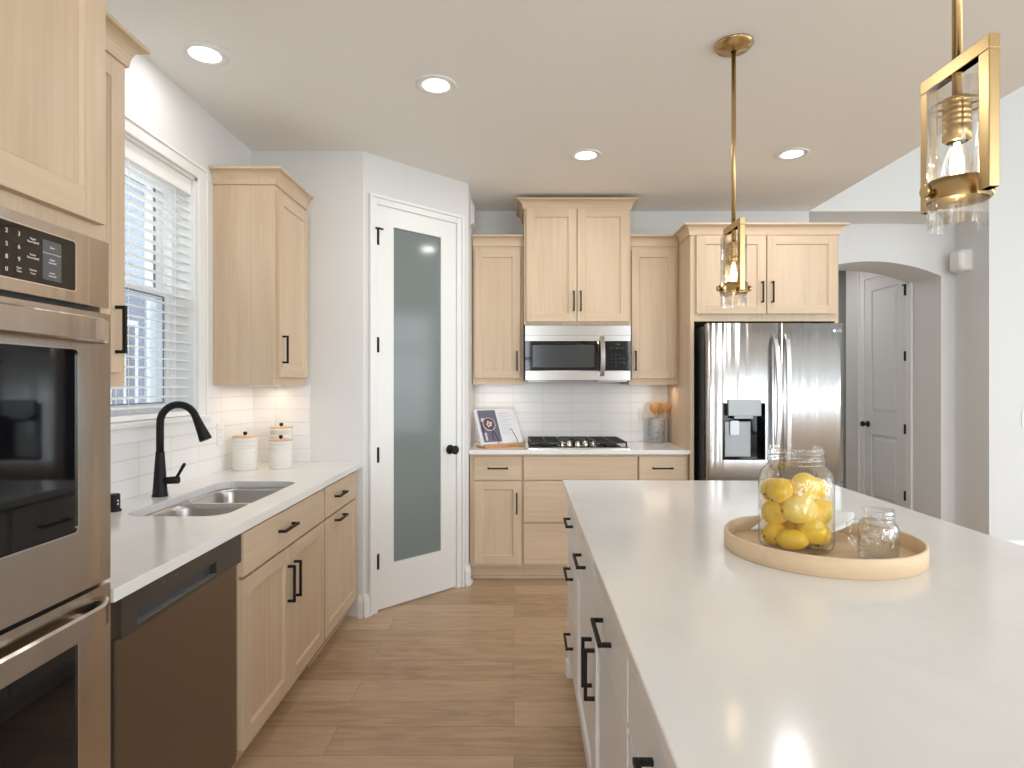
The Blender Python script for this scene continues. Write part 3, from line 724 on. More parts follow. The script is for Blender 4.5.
# ------------------------------------------------------------------ sink, faucet, air switch
sk = thing('kitchen_sink', 'undermount double-bowl stainless sink in the left countertop', 'sink', (-1.185, 2.46, .884))
def bowl(y0, y1):
    x0, x1 = -.172, .172; L = []
    for z, ins, r_ in ((-.001, 0, .07), (-.02, .003, .07), (-.17, .012, .06), (-.195, .03, .05), (-.2, .06, .03)):
        L.append([(p[0], p[1], z) for p in rrect(x0+ins, y0+ins, x1-ins, y1-ins, r_, 6)])
    b = MB(); b.loops(L, 0, True, False, True)
    o = b.build('bowl', SINKM, sk)
    md = o.modifiers.new('solid', 'SOLIDIFY'); md.thickness = .0015; md.offset = 1
    b = MB(); yc = (y0+y1)/2; b.lathe([(.045, -.1985), (.045, -.1965), (.035, -.1965), (.030, -.199)], (0, yc, 0), 24); b.build('drain', CHROME, o)
bowl(-.368, -.012); bowl(.012, .368)
plate('rim', rrect(-.195, -.39, .195, .39, .08), [rrect(-.172, -.368, .172, -.012, .07), rrect(-.172, .012, .172, .368, .07)], .002, Matrix.Translation((0, 0, -.0025)), SINKM, sk)

fc = thing('kitchen_faucet', 'tall matte black gooseneck faucet behind the sink', 'faucet', (-1.441, 2.463, .914))
b = MB(); b.lathe([(.030, 0), (.030, .004), (.0275, .012), (.0165, .175), (.0165, .18)], (0, 0, 0), 28); b.build('body', BLACK, fc)
pts = [(0, 0, .178), (0, 0, .23), (0, 0, .285)]; ra = .075; cz_ = .297
for i in range(1, 15):
    t = pi - pi*i/14*.90; pts.append((ra+ra*cos(t), 0, cz_+ra*sin(t)))
b = MB(); b.tube(pts, .0145, 16); b.build('spout', BLACK, fc)
e = Vector(pts[-1]); dd = (Vector(pts[-1])-Vector(pts[-2])).normalized()
b = MB(); b.tube([e-dd*.005, e+dd*.01, e+dd*.05, e+dd*.098, e+dd*.1], [.0145, .0155, .019, .0245, .0225], 20); b.build('spray_head', BLACK, fc)
b = MB(); b.cyl((.012, 0, .062), (.075, 0, .066), .0145, .0155, 18); b.build('handle_hub', BLACK, fc)
b = MB(); b.tube([(.066, 0, .072), (.078, 0, .093), (.098, 0, .128), (.101, 0, .133)], [.0065, .006, .007, .005], 12); b.build('lever', BLACK, fc)
o = thing('air_switch', 'small black disposal air switch cap on the counter beside the oven tower', 'switch', (-1.435, 2.17, .914))
b = MB(); b.lathe([(.024, 0), (.024, .006), (.0195, .009), (.0195, .058), (.017, .062)], (0, 0, 0), 24); b.build('cap', BLACK, o)
b = MB()
for z in (.024, .036): b.box(.018, -.010, z, .0205, -.004, z+.006)
b.build('vent_slots', LETTER, o)

# ------------------------------------------------------------------ canisters
def canister(label, x, y, h, r):
    c = thing('canister', label, 'canister', (x, y, .914), 0, 'white canisters with wooden lids')
    pr = [(r-.003, 0), (r, .003), (r, h*.60)]
    for k in range(3):
        z = h*(.64+.085*k); pr += [(r, z), (r-.0022, z+.002), (r-.0022, z+.005), (r, z+.007)]
    pr += [(r, h-.012), (r+.0015, h-.010), (r+.0015, h)]
    b = MB(); b.lathe(pr, seg=40); b.build('jar_body', CERAMIC, c)
    b = MB(); b.lathe([(r-.004, h), (r+.001, h), (r+.001, h+.007), (r-.003, h+.009)], seg=40); ld = b.build('lid', LIDW, c)
    b = MB(); b.lathe([(.004, h+.008), (.004, h+.012), (.009, h+.015), (.0115, h+.021), (.009, h+.028), (.003, h+.031)], seg=18); k = b.build('knob', BLACK, ld); k['label'] = 'small black ball knob'
canister('white canister with wooden lid standing alone, nearest the window', -1.435, 3.23, .172, .062)
canister('shorter white canister with wooden lid in front of the taller one', -1.268, 3.29, .148, .060)
canister('tallest white canister with wooden lid, behind the shorter one in the corner', -1.325, 3.445, .205, .060)

# ------------------------------------------------------------------ outlets, switch, boxes
def outlet(label, M, double=False):
    o = thing('wall_outlet', label, 'outlet'); o.matrix_world = M
    plate('cover_plate', rrect(-.035, -.057, .035, .057, .006, 3), [], .006, UPR, PLASTIC, o, .001)
    b = MB()
    for z in (-.02, .02):
        b.box(-.017, -.0075, z-.014, .017, -.006, z+.014)
    rc = b.build('receptacle', PLASTIC, o, .001)
    b = MB()
    for z in (-.02, .02):
        for x in (-.006, .006): b.box(x-.001, -.0078, z-.002, x+.001, -.0075, z+.006)
    b.build('slots', DPLAST, rc)
outlet('white outlet on the left tiles between faucet and canisters', Matrix.Translation((XL+.008, 3.155, 1.11)) @ Matrix.Rotation(R(90), 4, 'Z'))
outlet('white outlet on the back tiles behind the utensil crock', Matrix.Translation((1.02, YB-.008, 1.12)))
o = thing('light_switch', 'white light switch on the wall at the right edge', 'switch', (4.085, YB, 1.09))
plate('cover_plate', rrect(-.06, -.06, .06, .06, .006, 3), [], .006, UPR, PLASTIC, o, .001)
b = MB(); b.box(-.040, -.009, -.033, -.008, -.006, .033); b.box(.008, -.009, -.033, .040, -.006, .033); b.build('rocker', PLASTIC, o, .001)
o = thing('door_chime', 'slim white chime box high on the narrow wall beside the pantry', 'chime', (XP, 4.46, 2.52))
b = MB(); b.box(.0, -.10, 0, .010, .10, .17); b.build('base', PLASTIC, o, .004)
b = MB(); b.box(.010, -.085, .012, .020, .085, .158); b.build('cover', PLASTIC, o, .006)
o = thing('wall_speaker', 'small white rounded box mounted high on the wall right of the arch', 'speaker', (XA, 5.05, 2.395))
b = MB(); b.loops([[(x, p[0], p[1]) for p in rrect(-.075+i, -.09+i, .075-i, .09-i, .03, 5)] for x, i in ((0, 0), (-.060, 0), (-.085, .008), (-.098, .025))], 0, False); b.build('cover', PLASTIC, o)
b = MB(); b.box(-.002, -.085, -.10, 0, .085, .10); b.build('back_plate', PLASTIC, o, .001)

# ------------------------------------------------------------------ microwave
mw = thing('microwave', 'stainless over-the-range microwave with black glass door', 'microwave', (.080, 4.37, 1.395))
MWW = .762; MH = .400
b = MB(); b.box(0, .022, 0, MWW, .425, MH); b.build('housing', DPLAST, mw)
b = MB(); b.box(0, -.006, MH-.115, MWW, .022, MH-.002); b.box(0, -.0065, MH-.075, MWW, -.006, MH-.073, 1); b.build('top_grille', [STEEL, DPLAST], mw, .002)
b = MB(); b.box(0, -.006, 0, MWW, .022, .072); b.build('bottom_trim', STEEL, mw, .003)
b = MB(); b.box(0, -.004, .072, .583, .022, MH-.115); dr_ = b.build('door', BLKGLASS, mw, .001)
b = MB(); b.box(.055, -.0046, .095, .50, -.004, MH-.145); b.build('window', mat('mesh_glass', (.03, .033, .036), .12, spec=.6), dr_)
b = MB()
L = []
for i in range(13):
    t = i/12; z = .035+(MH-.115)*t*.98; off = .010+.042*math.sin(pi*t)**.6
    L.append((.555, -off, z))
b.rbar(L, .032, .014, (1, 0, 0)); b.build('handle', STEEL, dr_, .002)
b = MB(); b.box(.585, -.004, .072, MWW-.004, .022, MH-.115); cpn = b.build('control_panel', BLKGLASS, mw, .001)
L = [(str(k+1 if k < 9 else 0), .625+.030*(k % 3 if k < 9 else 1), .185-.028*(k//3), .012) for k in range(10)]
L += [('Cook', .625, .235, .010), ('Power', .665, .235, .010), ('Timer', .705, .235, .010), ('Start', .715, .160, .011), ('Stop', .715, .130, .011), ('12:00', .67, .262, .014)]
text('keypad_lettering', L, Matrix.Translation((0, -.0042, 0)) @ UPR, mat('dim_letters', (.22, .22, .22), .5), cpn, .01)
b = MB(); b.box(.02, .03, -.008, .17, .30, .001); b.box(.53, .03, -.008, .74, .30, .001); b.build('grease_filter', STEEL, mw)

# ------------------------------------------------------------------ refrigerator
fr = thing('refrigerator', 'stainless french-door refrigerator with water dispenser', 'refrigerator', (1.284, 4.00, 0))
FW, FH = .902, 1.773
b = MB(); b.box(.0, .10, .03, FW, .76, FH-.012); b.build('housing', mat('fridge_side', (.10, .10, .105), .45, .3), fr, .003)
b = MB(); b.box(.03, .12, 0, FW-.03, .7, .03); b.build('base_grille', DPLAST, fr)
def fdoor(x0, x1, z0, z1, name, hole=None, curvex=True):
    """slightly bowed door skin"""
    b = MB(); n_ = 14; L = []
    xc_ = FW/2
    f = lambda x: .012*((x-xc_)/(FW/2))**2*1.6
    xs = [x0+(x1-x0)*i/n_ for i in range(n_+1)]
    if hole: xs = sorted(set([x for x in xs if not (hole[0]-.01 < x < hole[0]+.01 or hole[2]-.01 < x < hole[2]+.01)]+[hole[0], hole[2]]))
    zs_ = [z0, z1] if not hole else [z0, hole[1], hole[3], z1]
    V = {}
    for x in xs:
        for z in zs_: V[(x, z)] = b.b.verts.new((x, f(x), z))
    for i in range(len(xs)-1):
        for j in range(len(zs_)-1):
            if hole and j == 1 and hole[0]-1e-6 <= xs[i] and xs[i+1] <= hole[2]+1e-6: continue
            b._f([V[(xs[i], zs_[j])], V[(xs[i+1], zs_[j])], V[(xs[i+1], zs_[j+1])], V[(xs[i], zs_[j+1])]], 0, True)
    T = .085
    for (xa, xb) in ((x0, x0), (x1, x1)):
        b._f([V[(xa, zs_[0])], V[(xa, zs_[-1])], b.b.verts.new((xa, T, z1)), b.b.verts.new((xa, T, z0))] if len(zs_) == 2 else [V[(xa, z)] for z in zs_]+[b.b.verts.new((xa, T, z1)), b.b.verts.new((xa, T, z0))], 0)
    for z in (z0, z1):
        b._f([V[(x, z)] for x in xs]+[b.b.verts.new((x1, T, z)), b.b.verts.new((x0, T, z))], 0)
    b.poly([(x0, T, z0), (x1, T, z0), (x1, T, z1), (x0, T, z1)])
    if hole:   # recess walls
        a, zb, c_, zt = hole
    bmesh.ops.remove_doubles(b.b, verts=b.b.verts, dist=.0001)
    return b.build(name, FRIDGE, fr)
DX0, DX1 = (723.8-514)*4.0/605-1.284, (764.7-514)*4.0/605-1.284
DZ0, DZ1 = 1.37-75.4*4.0/605, 1.37-19*4.0/605
dl = fdoor(.0, .4645, .720, FH, 'door', (DX0, DZ0, DX1, DZ1))
drr = fdoor(.4705, FW, .720, FH, 'door')
fz = fdoor(.0, FW, .06, .708, 'freezer_drawer')
# dispenser
dp = MB(); e = .004
dp.box(DX0-e, -.004, DZ0-e, DX0, .010, DZ1); dp.box(DX1, -.004, DZ0-e, DX1+e, .010, DZ1); dp.box(DX0, -.004, DZ0-e, DX1, .010, DZ0)
dp.box(DX0, .062, DZ0, DX1, .066, DZ1, 0); dp.box(DX0, .0, DZ0, DX0+.002, .066, DZ1); dp.box(DX1-.002, .0, DZ0, DX1, .066, DZ1); dp.box(DX0, .0, DZ0, DX1, .066, DZ0+.002); dp.box(DX0, .0, DZ1-.002, DX1, .066, DZ1)
dsp = dp.build('dispenser', BLKGLASS, dl)
b = MB(); b.box(DX0+.028, -.008, DZ1-.085, DX1-.025, .05, DZ1+.022); b.box(DX0+.07, .002, DZ1-.105, DX1-.075, .045, DZ1-.085)
b.build('dispenser_head', mat('dispenser_silver', (.33, .345, .35), .38, .3), dl, .002)
b = MB(); b.box(DX0+.022, .045, DZ0+.012, DX1-.075, .060, DZ1-.125); b.build('dispenser_back', mat('dispenser_plate', (.36, .38, .395), .4, .2), dl, .003)
plate('paddle', rrect(DX0+.055, DZ1-.215, DX0+.115, DZ1-.12, .010, 4), [], .008, Matrix.Translation((0, .042, 0)) @ UPR, GREYPL, dl, .002)
def fhandle(x, par, s_):
    b = MB(); L = []; n_ = 22
    for i in range(n_+1):
        t = i/n_; z = .80+(1.70-.80)*t; q = math.sin(pi*t)
        L.append((x+s_*.010*(1-q), -.012-.062*q**.55, z))
    b.rbar(L, .030, .020, (1, 0, 0)); b.build('handle', STEEL, par, .004)
fhandle(.4645-.026, dl, -1); fhandle(.4705+.030, drr, 1)
b = MB(); L = []
for i in range(21):
    t = i/20; L.append((.06+.785*t, -.012-.055*math.sin(pi*t)**.5, .62))
b.rbar(L, .024, .018, (0, 0, 1)); b.build('handle', STEEL, fz, .003)
b = MB(); b.cyl((.836, .006, 1.722), (.836, .0035, 1.722), .009, seg=24); b.build('emblem', mat('emblem_silver', (.75, .75, .75), .3, .6), drr)
text('emblem_letters', [('LG', .868, 1.722, .026)], Matrix.Translation((0, .006, 0)) @ UPR, GREYPL, drr, .02)

# ------------------------------------------------------------------ cooktop
ck = thing('gas_cooktop', 'black gas cooktop with cast iron grates on the back countertop', 'cooktop', (.455, 4.485, .914))
b = MB(); b.loops([[(p[0], p[1], z) for p in rrect(-.372+i, -.255+i, .372-i, .255-i, .02, 4)] for z, i in ((0, 0), (.006, 0), (.010, .004))], 0, False); b.build('base_pan', CHROME, ck)
b = MB(); b.box(-.350, -.225, .0101, .350, .235, .0125); b.build('burner_deck', BLKGLASS, ck)
def grate(x0, x1):
    b = MB(); z0, z1 = .036, .047; y0, y1 = -.215, .235; t = .011
    b.box(x0, y0, z0, x1, y0+t, z1); b.box(x0, y1-t, z0, x1, y1, z1); b.box(x0, y0+t, z0, x0+t, y1-t, z1); b.box(x1-t, y0+t, z0, x1, y1-t, z1)
    xm = (x0+x1)/2; b.box(xm-t/2, y0+t, z0, xm+t/2, y1-t, z1)
    for yy in (-.11, .01, .13): b.box(x0+t, yy-t/2, z0, x1-t, yy+t/2, z1)
    for (x, y) in ((x0, y0), (x1-t, y0), (x0, y1-t), (x1-t, y1-t)): b.box(x, y, .0125, x+t, y+t, z0)
    return b.build('grate', IRON, ck, .002)
grate(-.345, -.122); grate(.122, .345)
b = MB(); z0, z1, t = .036, .047, .011; y0 = -.08
b.box(-.115, y0, z0, .115, y0+t, z1); b.box(-.115, .224, z0, .115, .235, z1); b.box(-.115, y0, z0, -.104, .235, z1); b.box(.104, y0, z0, .115, .235, z1); b.box(-.005, y0, z0, .006, .235, z1); b.box(-.115, .07, z0, .115, .081, z1)
for (x, y) in ((-.115, y0), (.104, y0), (-.115, .224), (.104, .224)): b.box(x, y, .0125, x+t, y+t, z0)
b.build('grate', IRON, ck, .002)
for x, y, r_ in ((-.235, -.11, .035), (-.235, .13, .042), (.235, -.11, .042), (.235, .13, .035), (0, .09, .052)):
    b = MB(); b.lathe([(r_*1.15, .0125), (r_*1.15, .019), (r_, .021), (r_, .028), (r_*.9, .031)], (x, y, 0), 24); b.build('burner', mat('burner_cap', (.14, .14, .14), .45, .5) if x < -1 else IRON, ck)
for k in range(5):
    b = MB(); x = (-.115, -.058, 0, .058, .115)[k]; y = -.165+(.03 if k in (1, 3) else 0)
    b.lathe([(.024, .0125), (.024, .018), (.017, .021), (.0155, .042), (.013, .045)], (x, y, 0), 20); b.box(x-.0025, y-.015, .044, x+.0025, y+.015, .050); b.build('knob', CHROME, ck)

# ------------------------------------------------------------------ cookbook on its stand
phi = R(32); th = R(27); bx, by = -.228, 4.285
MBk = Matrix.Translation((bx, by, .934)) @ Matrix.Rotation(phi, 4, 'Z') @ Matrix.Rotation(-th, 4, 'X')
st_ = thing('cookbook_stand', 'small wooden cookbook stand with black wire arms on the back countertop', 'stand', (bx, by, .914), phi)
W2 = .348
b = MB(); b.box(.01, -.035, 0, W2-.01, .10, .012); b.box(.0, -.038, .012, W2, -.026, .030); b.build('ledge', SPOON, st_, .003)
b = MB(); b.box(.04, .02, .012, W2-.04, .034, .20)
for v in b.b.verts: v.co.y += (v.co.z-.012)*math.tan(th)
b.build('back_rest', SPOON, st_, .002)
for x in (.12, .275):
    b = MB(); b.tube([(x, -.032, .022), (x, -.036, .05), (x-.004, -.024, .07), (x-.022, .010, .125), (x-.032, .018, .130)], .0022, 8); b.build('page_arm', BLACK, st_)
bk = thing('cookbook', 'open cookbook with a bowl photograph, propped on the wooden stand', 'book'); bk.matrix_world = MBk
def pagesurf(x0, x1, sgn):
    b = MB(); L = []
    for i in range(11):
        t = i/10; x = x0+(x1-x0)*t
        s_ = (x-W2/2)/(W2/2); y = -.004-.014*math.sin(min(1, abs(s_)*1.0)*pi)*.55
        L.append([(x, y, .0), (x, y, .276), (x, .006, .276), (x, .006, .0)])
    b.loops(L, 0, False); return b
pagesurf(.002, W2/2-.0005, -1).build('page_block', PAPER, bk)
pagesurf(W2/2+.0005, W2-.002, 1).build('page_block', PAPER, bk)
b = MB(); b.box(-.003, .006, -.003, W2+.003, .009, .280); b.build('cover', mat('book_cover', (.7, .7, .7), .6), bk)
ysurf = -.0128
def disc(b, cx_, cz2, r_, y, mi, sx=1.):
    b._f([b.b.verts.new((cx_+r_*sx*cos(2*pi*i/28), y, cz2+r_*sin(2*pi*i/28))) for i in range(28)], mi)
b = MB(); b.box(.020, ysurf-.0006, .018, .168, ysurf, .266, 0)
b.box(.026, ysurf-.0009, .09, .040, ysurf-.0006, .17, 2); b.box(.040, ysurf-.0009, .03, .055, ysurf-.0006, .09, 1); b.box(.096, ysurf-.0009, .03, .104, ysurf-.0006, .11, 2)
disc(b, .048, .19, .016, ysurf-.0010, 1); disc(b, .092, .155, .052, ysurf-.0013, 1); disc(b, .092, .157, .046, ysurf-.0016, 2); disc(b, .092, .157, .040, ysurf-.0019, 3)
for k in range(9): disc(b, .092+.024*cos(k*2.4)*(.4+.07*k), .157+.024*sin(k*2.4)*(.4+.07*k), .007, ysurf-.0022, 1)
b.build('printed_photo', [PHOTOBG, PHOTOWH, PHOTODK, PHOTOFD], bk)
b = MB()
b.box(.195, -.0145, .238, .270, -.0135, .242)
for k in range(13):
    zz = .222-.0125*k; b.box(.186, -.0145, zz, .290-.02*((k*7) % 3), -.0138, zz+.002)
b.build('printed_text', TEXTG, bk)

# ------------------------------------------------------------------ crock with wooden spoons
cr = thing('utensil_crock', 'grey marble utensil crock beside the refrigerator panel', 'crock', (1.107, 4.695, .914))
b = MB(); b.lathe([(.060, 0), (.063, .004), (.063, .190), (.060, .192), (.055, .190), (.055, .012)], seg=36); b.build('pot', MARBLE, cr)
def spoon(label, x, y, lean, az, kind, L_=.285):
    o = thing('wooden_spoon', label, 'spoon', (1.107+x, 4.695+y, .93), 0, 'wooden spoons in the marble crock')
    d = Vector((sin(lean)*cos(az), sin(lean)*sin(az), cos(lean))); p = Vector((0, 0, 0))
    b = MB(); b.tube([p, p+d*(L_-.07)], [.006, .0065], 10); b.build('handle', SPOON, o)
    b = MB(); u = Vector((1, 0, 0)); u = (u-d*u.dot(d)).normalized(); v = d.cross(u); LL = []
    prof = [(0, .007), (.012, .018), (.030, .033), (.050, .038), (.068, .034), (.082, .020), (.088, .004)] if kind else [(0, .007), (.01, .024), (.03, .030), (.085, .033), (.09, .029)]
    for q, r_ in prof:
        c_ = p+d*(L_-.075+q); LL.append([c_+u*r_*cos(a)+v*(r_*.28 if kind else .004)*sin(a) for a in [2*pi*i/16 for i in range(16)]])
    b.loops(LL); b.build('bowl', SPOON, o)
spoon('wooden spoon leaning left in the marble crock', -.004, -.012, R(3.5), R(185), True, .285)
spoon('wooden spatula standing upright at the middle of the crock', .012, .012, R(4), R(0), False, .280)
spoon('wooden spoon leaning right toward the maple panel', .018, -.018, R(12), R(5), True, .292)

# ------------------------------------------------------------------ tray, jar, lemons, mug, napkin
TX, TY = .832, 1.647
o = thing('serving_tray', 'round pale bentwood tray on the island', 'tray', (TX, TY, .914))
b = MB(); rr = .246
b.lathe([(rr-.004, 0), (rr, .003), (rr, .046), (rr-.003, .049), (rr-.006, .049), (rr-.009, .046), (rr-.009, .0085)], seg=96, caps=(False, False)); b.build('rim', PALE, o)
b = MB(); b.lathe([(rr-.004, 0), (rr-.004, .008), (rr-.0085, .0085)], seg=96); b.build('tray_base', PALE, o)
JX, JY, JZ = .773, 1.660, .9228
o = thing('glass_jar', 'large open clear glass jar filled with lemons on the tray', 'jar', (JX, JY, JZ))
jp = [(.02, .001), (.088, .001), (.096, .008), (.100, .02), (.100, .175), (.097, .192), (.088, .208), (.076, .220), (.070, .228), (.069, .236), (.073, .240), (.073, .246), (.069, .249), (.069, .254), (.072, .257), (.072, .262), (.069, .265), (.071, .272), (.069, .276)]
ji = [(r-.005, z) for r, z in jp[::-1] if z > .008]+[(.085, .010), (.02, .010)]
b = MB(); b.lathe(jp, seg=64, caps=(True, False))
for v in b.b.verts:
    k_ = .955 if v.co.z < .205 else 1.02
    v.co.x *= k_; v.co.y *= k_
b.build('glass_body', JARGLASS, o)
b = MB(); b.tube([(.0735*cos(t), .0735*sin(t), .232+.018*t/(2*pi)/1.2) for t in [2*pi*i/40 for i in range(60)]], .002, 6); b.build('screw_thread', JARGLASS, o)
LS = [((.712, 1.640, 1.075), .031, .034, 20, 80), ((.780, 1.655, 1.082), .033, .036, 60, 30), ((.822, 1.668, 1.045), .031, .034, 10, 60),
      ((.744, 1.632, 1.022), .036, .046, 10, 5), ((.706, 1.665, .998), .034, .038, -50, 60), ((.832, 1.655, 1.003), .034, .037, 0, 70),
      ((.790, 1.630, .984), .034, .038, -70, 20), ((.758, 1.690, .970), .030, .033, 20, 20), ((.712, 1.655, .957), .030, .034, 20, 10),
      ((.757, 1.622, .955), .027, .039, -12, 2), ((.834, 1.665, .957), .030, .034, 60, 70), ((.716, 1.706, 1.045), .031, .034, 30, 30),
      ((.818, 1.735, 1.030), .033, .036, 30, 10), ((.760, 1.745, 1.010), .033, .036, 70, 10), ((.830, 1.728, .962), .031, .035, 10, 10), ((.765, 1.745, .957), .031, .035, 50, 10)]
LLAB = ['lemon at the upper left of the jar, facing the viewer', 'topmost lemon in the middle of the jar', 'lemon high on the right side of the jar below the topmost one',
        'largest lemon, lying sideways in the front middle of the jar', 'lemon pressed to the left glass halfway up', 'lemon pressed to the right glass halfway up',
        'lemon in the front centre right with its stem spot showing', 'small lemon glimpsed deep between the lower lemons', 'lemon at the bottom left of the jar',
        'pointed lemon lying at the bottom front of the jar', 'lemon at the bottom right of the jar', 'lemon against the far left glass behind the upper left one',
        'lemon at the back right of the jar, upper layer', 'lemon at the back centre of the jar, upper layer', 'lemon at the back right of the jar, bottom layer', 'lemon at the back centre of the jar, bottom layer']
def lemon_me(r_, l_):
    b = MB(); L = []; n_ = 18
    for i in range(n_+1):
        t = -1+2*i/n_; a = t*pi/2
        x = l_*sin(a); rad_ = r_*cos(a)**.92 if abs(t) < 1 else .0008
        if t > .72: x += .008*((t-.72)/.28)**1.5; rad_ = max(rad_, .0065*(1-(t-.72)/.28)**.4 if t < 1 else .0008)
        if t < -.88: x -= .002
        L.append([(x, rad_*cos(2*pi*k/22), rad_*sin(2*pi*k/22)) for k in range(22)])
    b.loops(L); return b
P = []
for ((x, y, z), r_, l_, az, el) in LS:
    x -= .008; y -= .022; z -= .003; r_ *= 1.0; l_ *= 1.03; r_ *= 1.04
    P.append([Vector((x-JX, y-JY, z)), r_, l_, az, el])
for it in range(14):      # settle the fruit so that they touch instead of running through each other
    for i in range(len(P)):
        for j in range(i+1, len(P)):
            d_ = P[j][0]-P[i][0]; m_ = (P[i][1]+P[j][1])*.93
            if d_.length < m_:
                k_ = d_.normalized()*(m_-d_.length)*.5; P[i][0] -= k_; P[j][0] += k_
    for p in P:
        q = math.hypot(p[0].x, p[0].y); mx_ = .0905-p[1]
        if q > mx_: p[0].x *= mx_/q; p[0].y *= mx_/q
        p[0].z = max(p[0].z, JZ+.006+p[1])
for (c_, r_, l_, az, el), lab in zip(P, LLAB):
    dx, dy, z = c_.x, c_.y, c_.z
    o = lemon_me(r_, l_).build('lemon', LEMON); o.location = (JX+dx, JY+dy, z); o.rotation_euler = (R(random.uniform(0, 60)), R(-el*.5), R(az))
    tag(o, lab, 'lemon', 'lemons in the glass jar')
    b = MB(); b.lathe([(.0032, -.001), (.0032, .0015)], seg=10)
    for v in b.b.verts: v.co = Vector((-l_-.0015-v.co.z, v.co.x, v.co.y))
    b.build('stem_end', STEM, o)

mg = thing('glass_mug', 'empty clear glass mason jar mug with handle on the tray', 'mug', (.933, 1.550, .9228))
mp_ = [(.02, .001), (.044, .001), (.049, .006), (.050, .014), (.0505, .078), (.048, .088), (.042, .096), (.0385, .100), (.0385, .104), (.041, .106), (.041, .109), (.038, .111), (.038, .114), (.0405, .116), (.0405, .119), (.038, .121), (.0395, .127)]
b = MB(); b.lathe(mp_+[(r-.004, z) for r, z in mp_[::-1] if z > .006]+[(.04, .010), (.02, .010)], seg=44); [setattr(v, 'co', Vector((v.co.x*.93, v.co.y*.93, v.co.z))) for v in b.b.verts]; b.build('glass_body', MUGGLASS, mg)
b = MB(); b.tube([(-.040, 0, .092), (-.058, 0, .098), (-.074, 0, .088), (-.076, 0, .068), (-.066, 0, .044), (-.048, 0, .030)], [.006, .007, .0075, .0075, .007, .006], 12); b.build('handle', MUGGLASS, mg)

# folded white napkin between the jar and the far rim of the tray
b = MB(); n_ = 14
def nap(u, v):
    # corners: left near, right near, right far, left far
    p00 = Vector((.705, 1.800, .9335)); p10 = Vector((.892, 1.712, .946)); p11 = Vector((1.010, 1.800, .982)); p01 = Vector((.800, 1.870, .972))
    p = p00*(1-u)*(1-v)+p10*u*(1-v)+p11*u*v+p01*(1-u)*v
    p.z += -.010*sin(pi*u)*sin(pi*v)+.004*sin(6*v+3*u)*u*v
    p.x += .028*sin(pi*v)*(u**3); p.y -= .0*u
    return p
G = [[nap(i/n_, j/n_) for j in range(n_+1)] for i in range(n_+1)]
V = [[b.b.verts.new(p) for p in row] for row in G]
for i in range(n_):
    for j in range(n_): b._f([V[i][j], V[i+1][j], V[i+1][j+1], V[i][j+1]], 0, True)
o = b.build('cloth_napkin', CLOTH); md = o.modifiers.new('solid', 'SOLIDIFY'); md.thickness = .006; md.offset = 1
tag(o, 'folded white napkin lying behind the lemon jar on the tray', 'napkin')

# ------------------------------------------------------------------ ceiling lights
def downlight(label, x, y, pw=5.2):
    o = thing('recessed_light', label, 'ceiling light', (x, y, H), 0, 'recessed lights in the kitchen ceiling')
    b = MB(); b.lathe([(.062, -.001), (.062, -.004), (.088, -.006), (.094, -.003), (.094, 0)], seg=40, caps=(False, False)); b.build('trim_ring', TRIMW, o)
    b = MB(); b.lathe([(.0625, -.0008), (.062, -.0030), (.05, -.0042)], seg=40); b.build('lens', GLOW, o)
    l = bpy.data.lights.new('downlight_lamp', 'AREA'); l.shape = 'DISK'; l.size = .12; l.energy = pw; l.color = (1, .97, .94)
    q = bpy.data.objects.new('downlight_lamp', l); COL.objects.link(q); q.parent = o; q.location = (0, 0, -.008)
downlight('recessed ceiling light nearest the window wall', -1.283, 2.512, 1.8)
downlight('recessed ceiling light in front of the pantry door', -.357, 2.772)
downlight('recessed ceiling light in front of the cabinet above the microwave', .431, 3.62)
downlight('recessed ceiling light in front of the refrigerator cabinet', 1.655, 3.60)

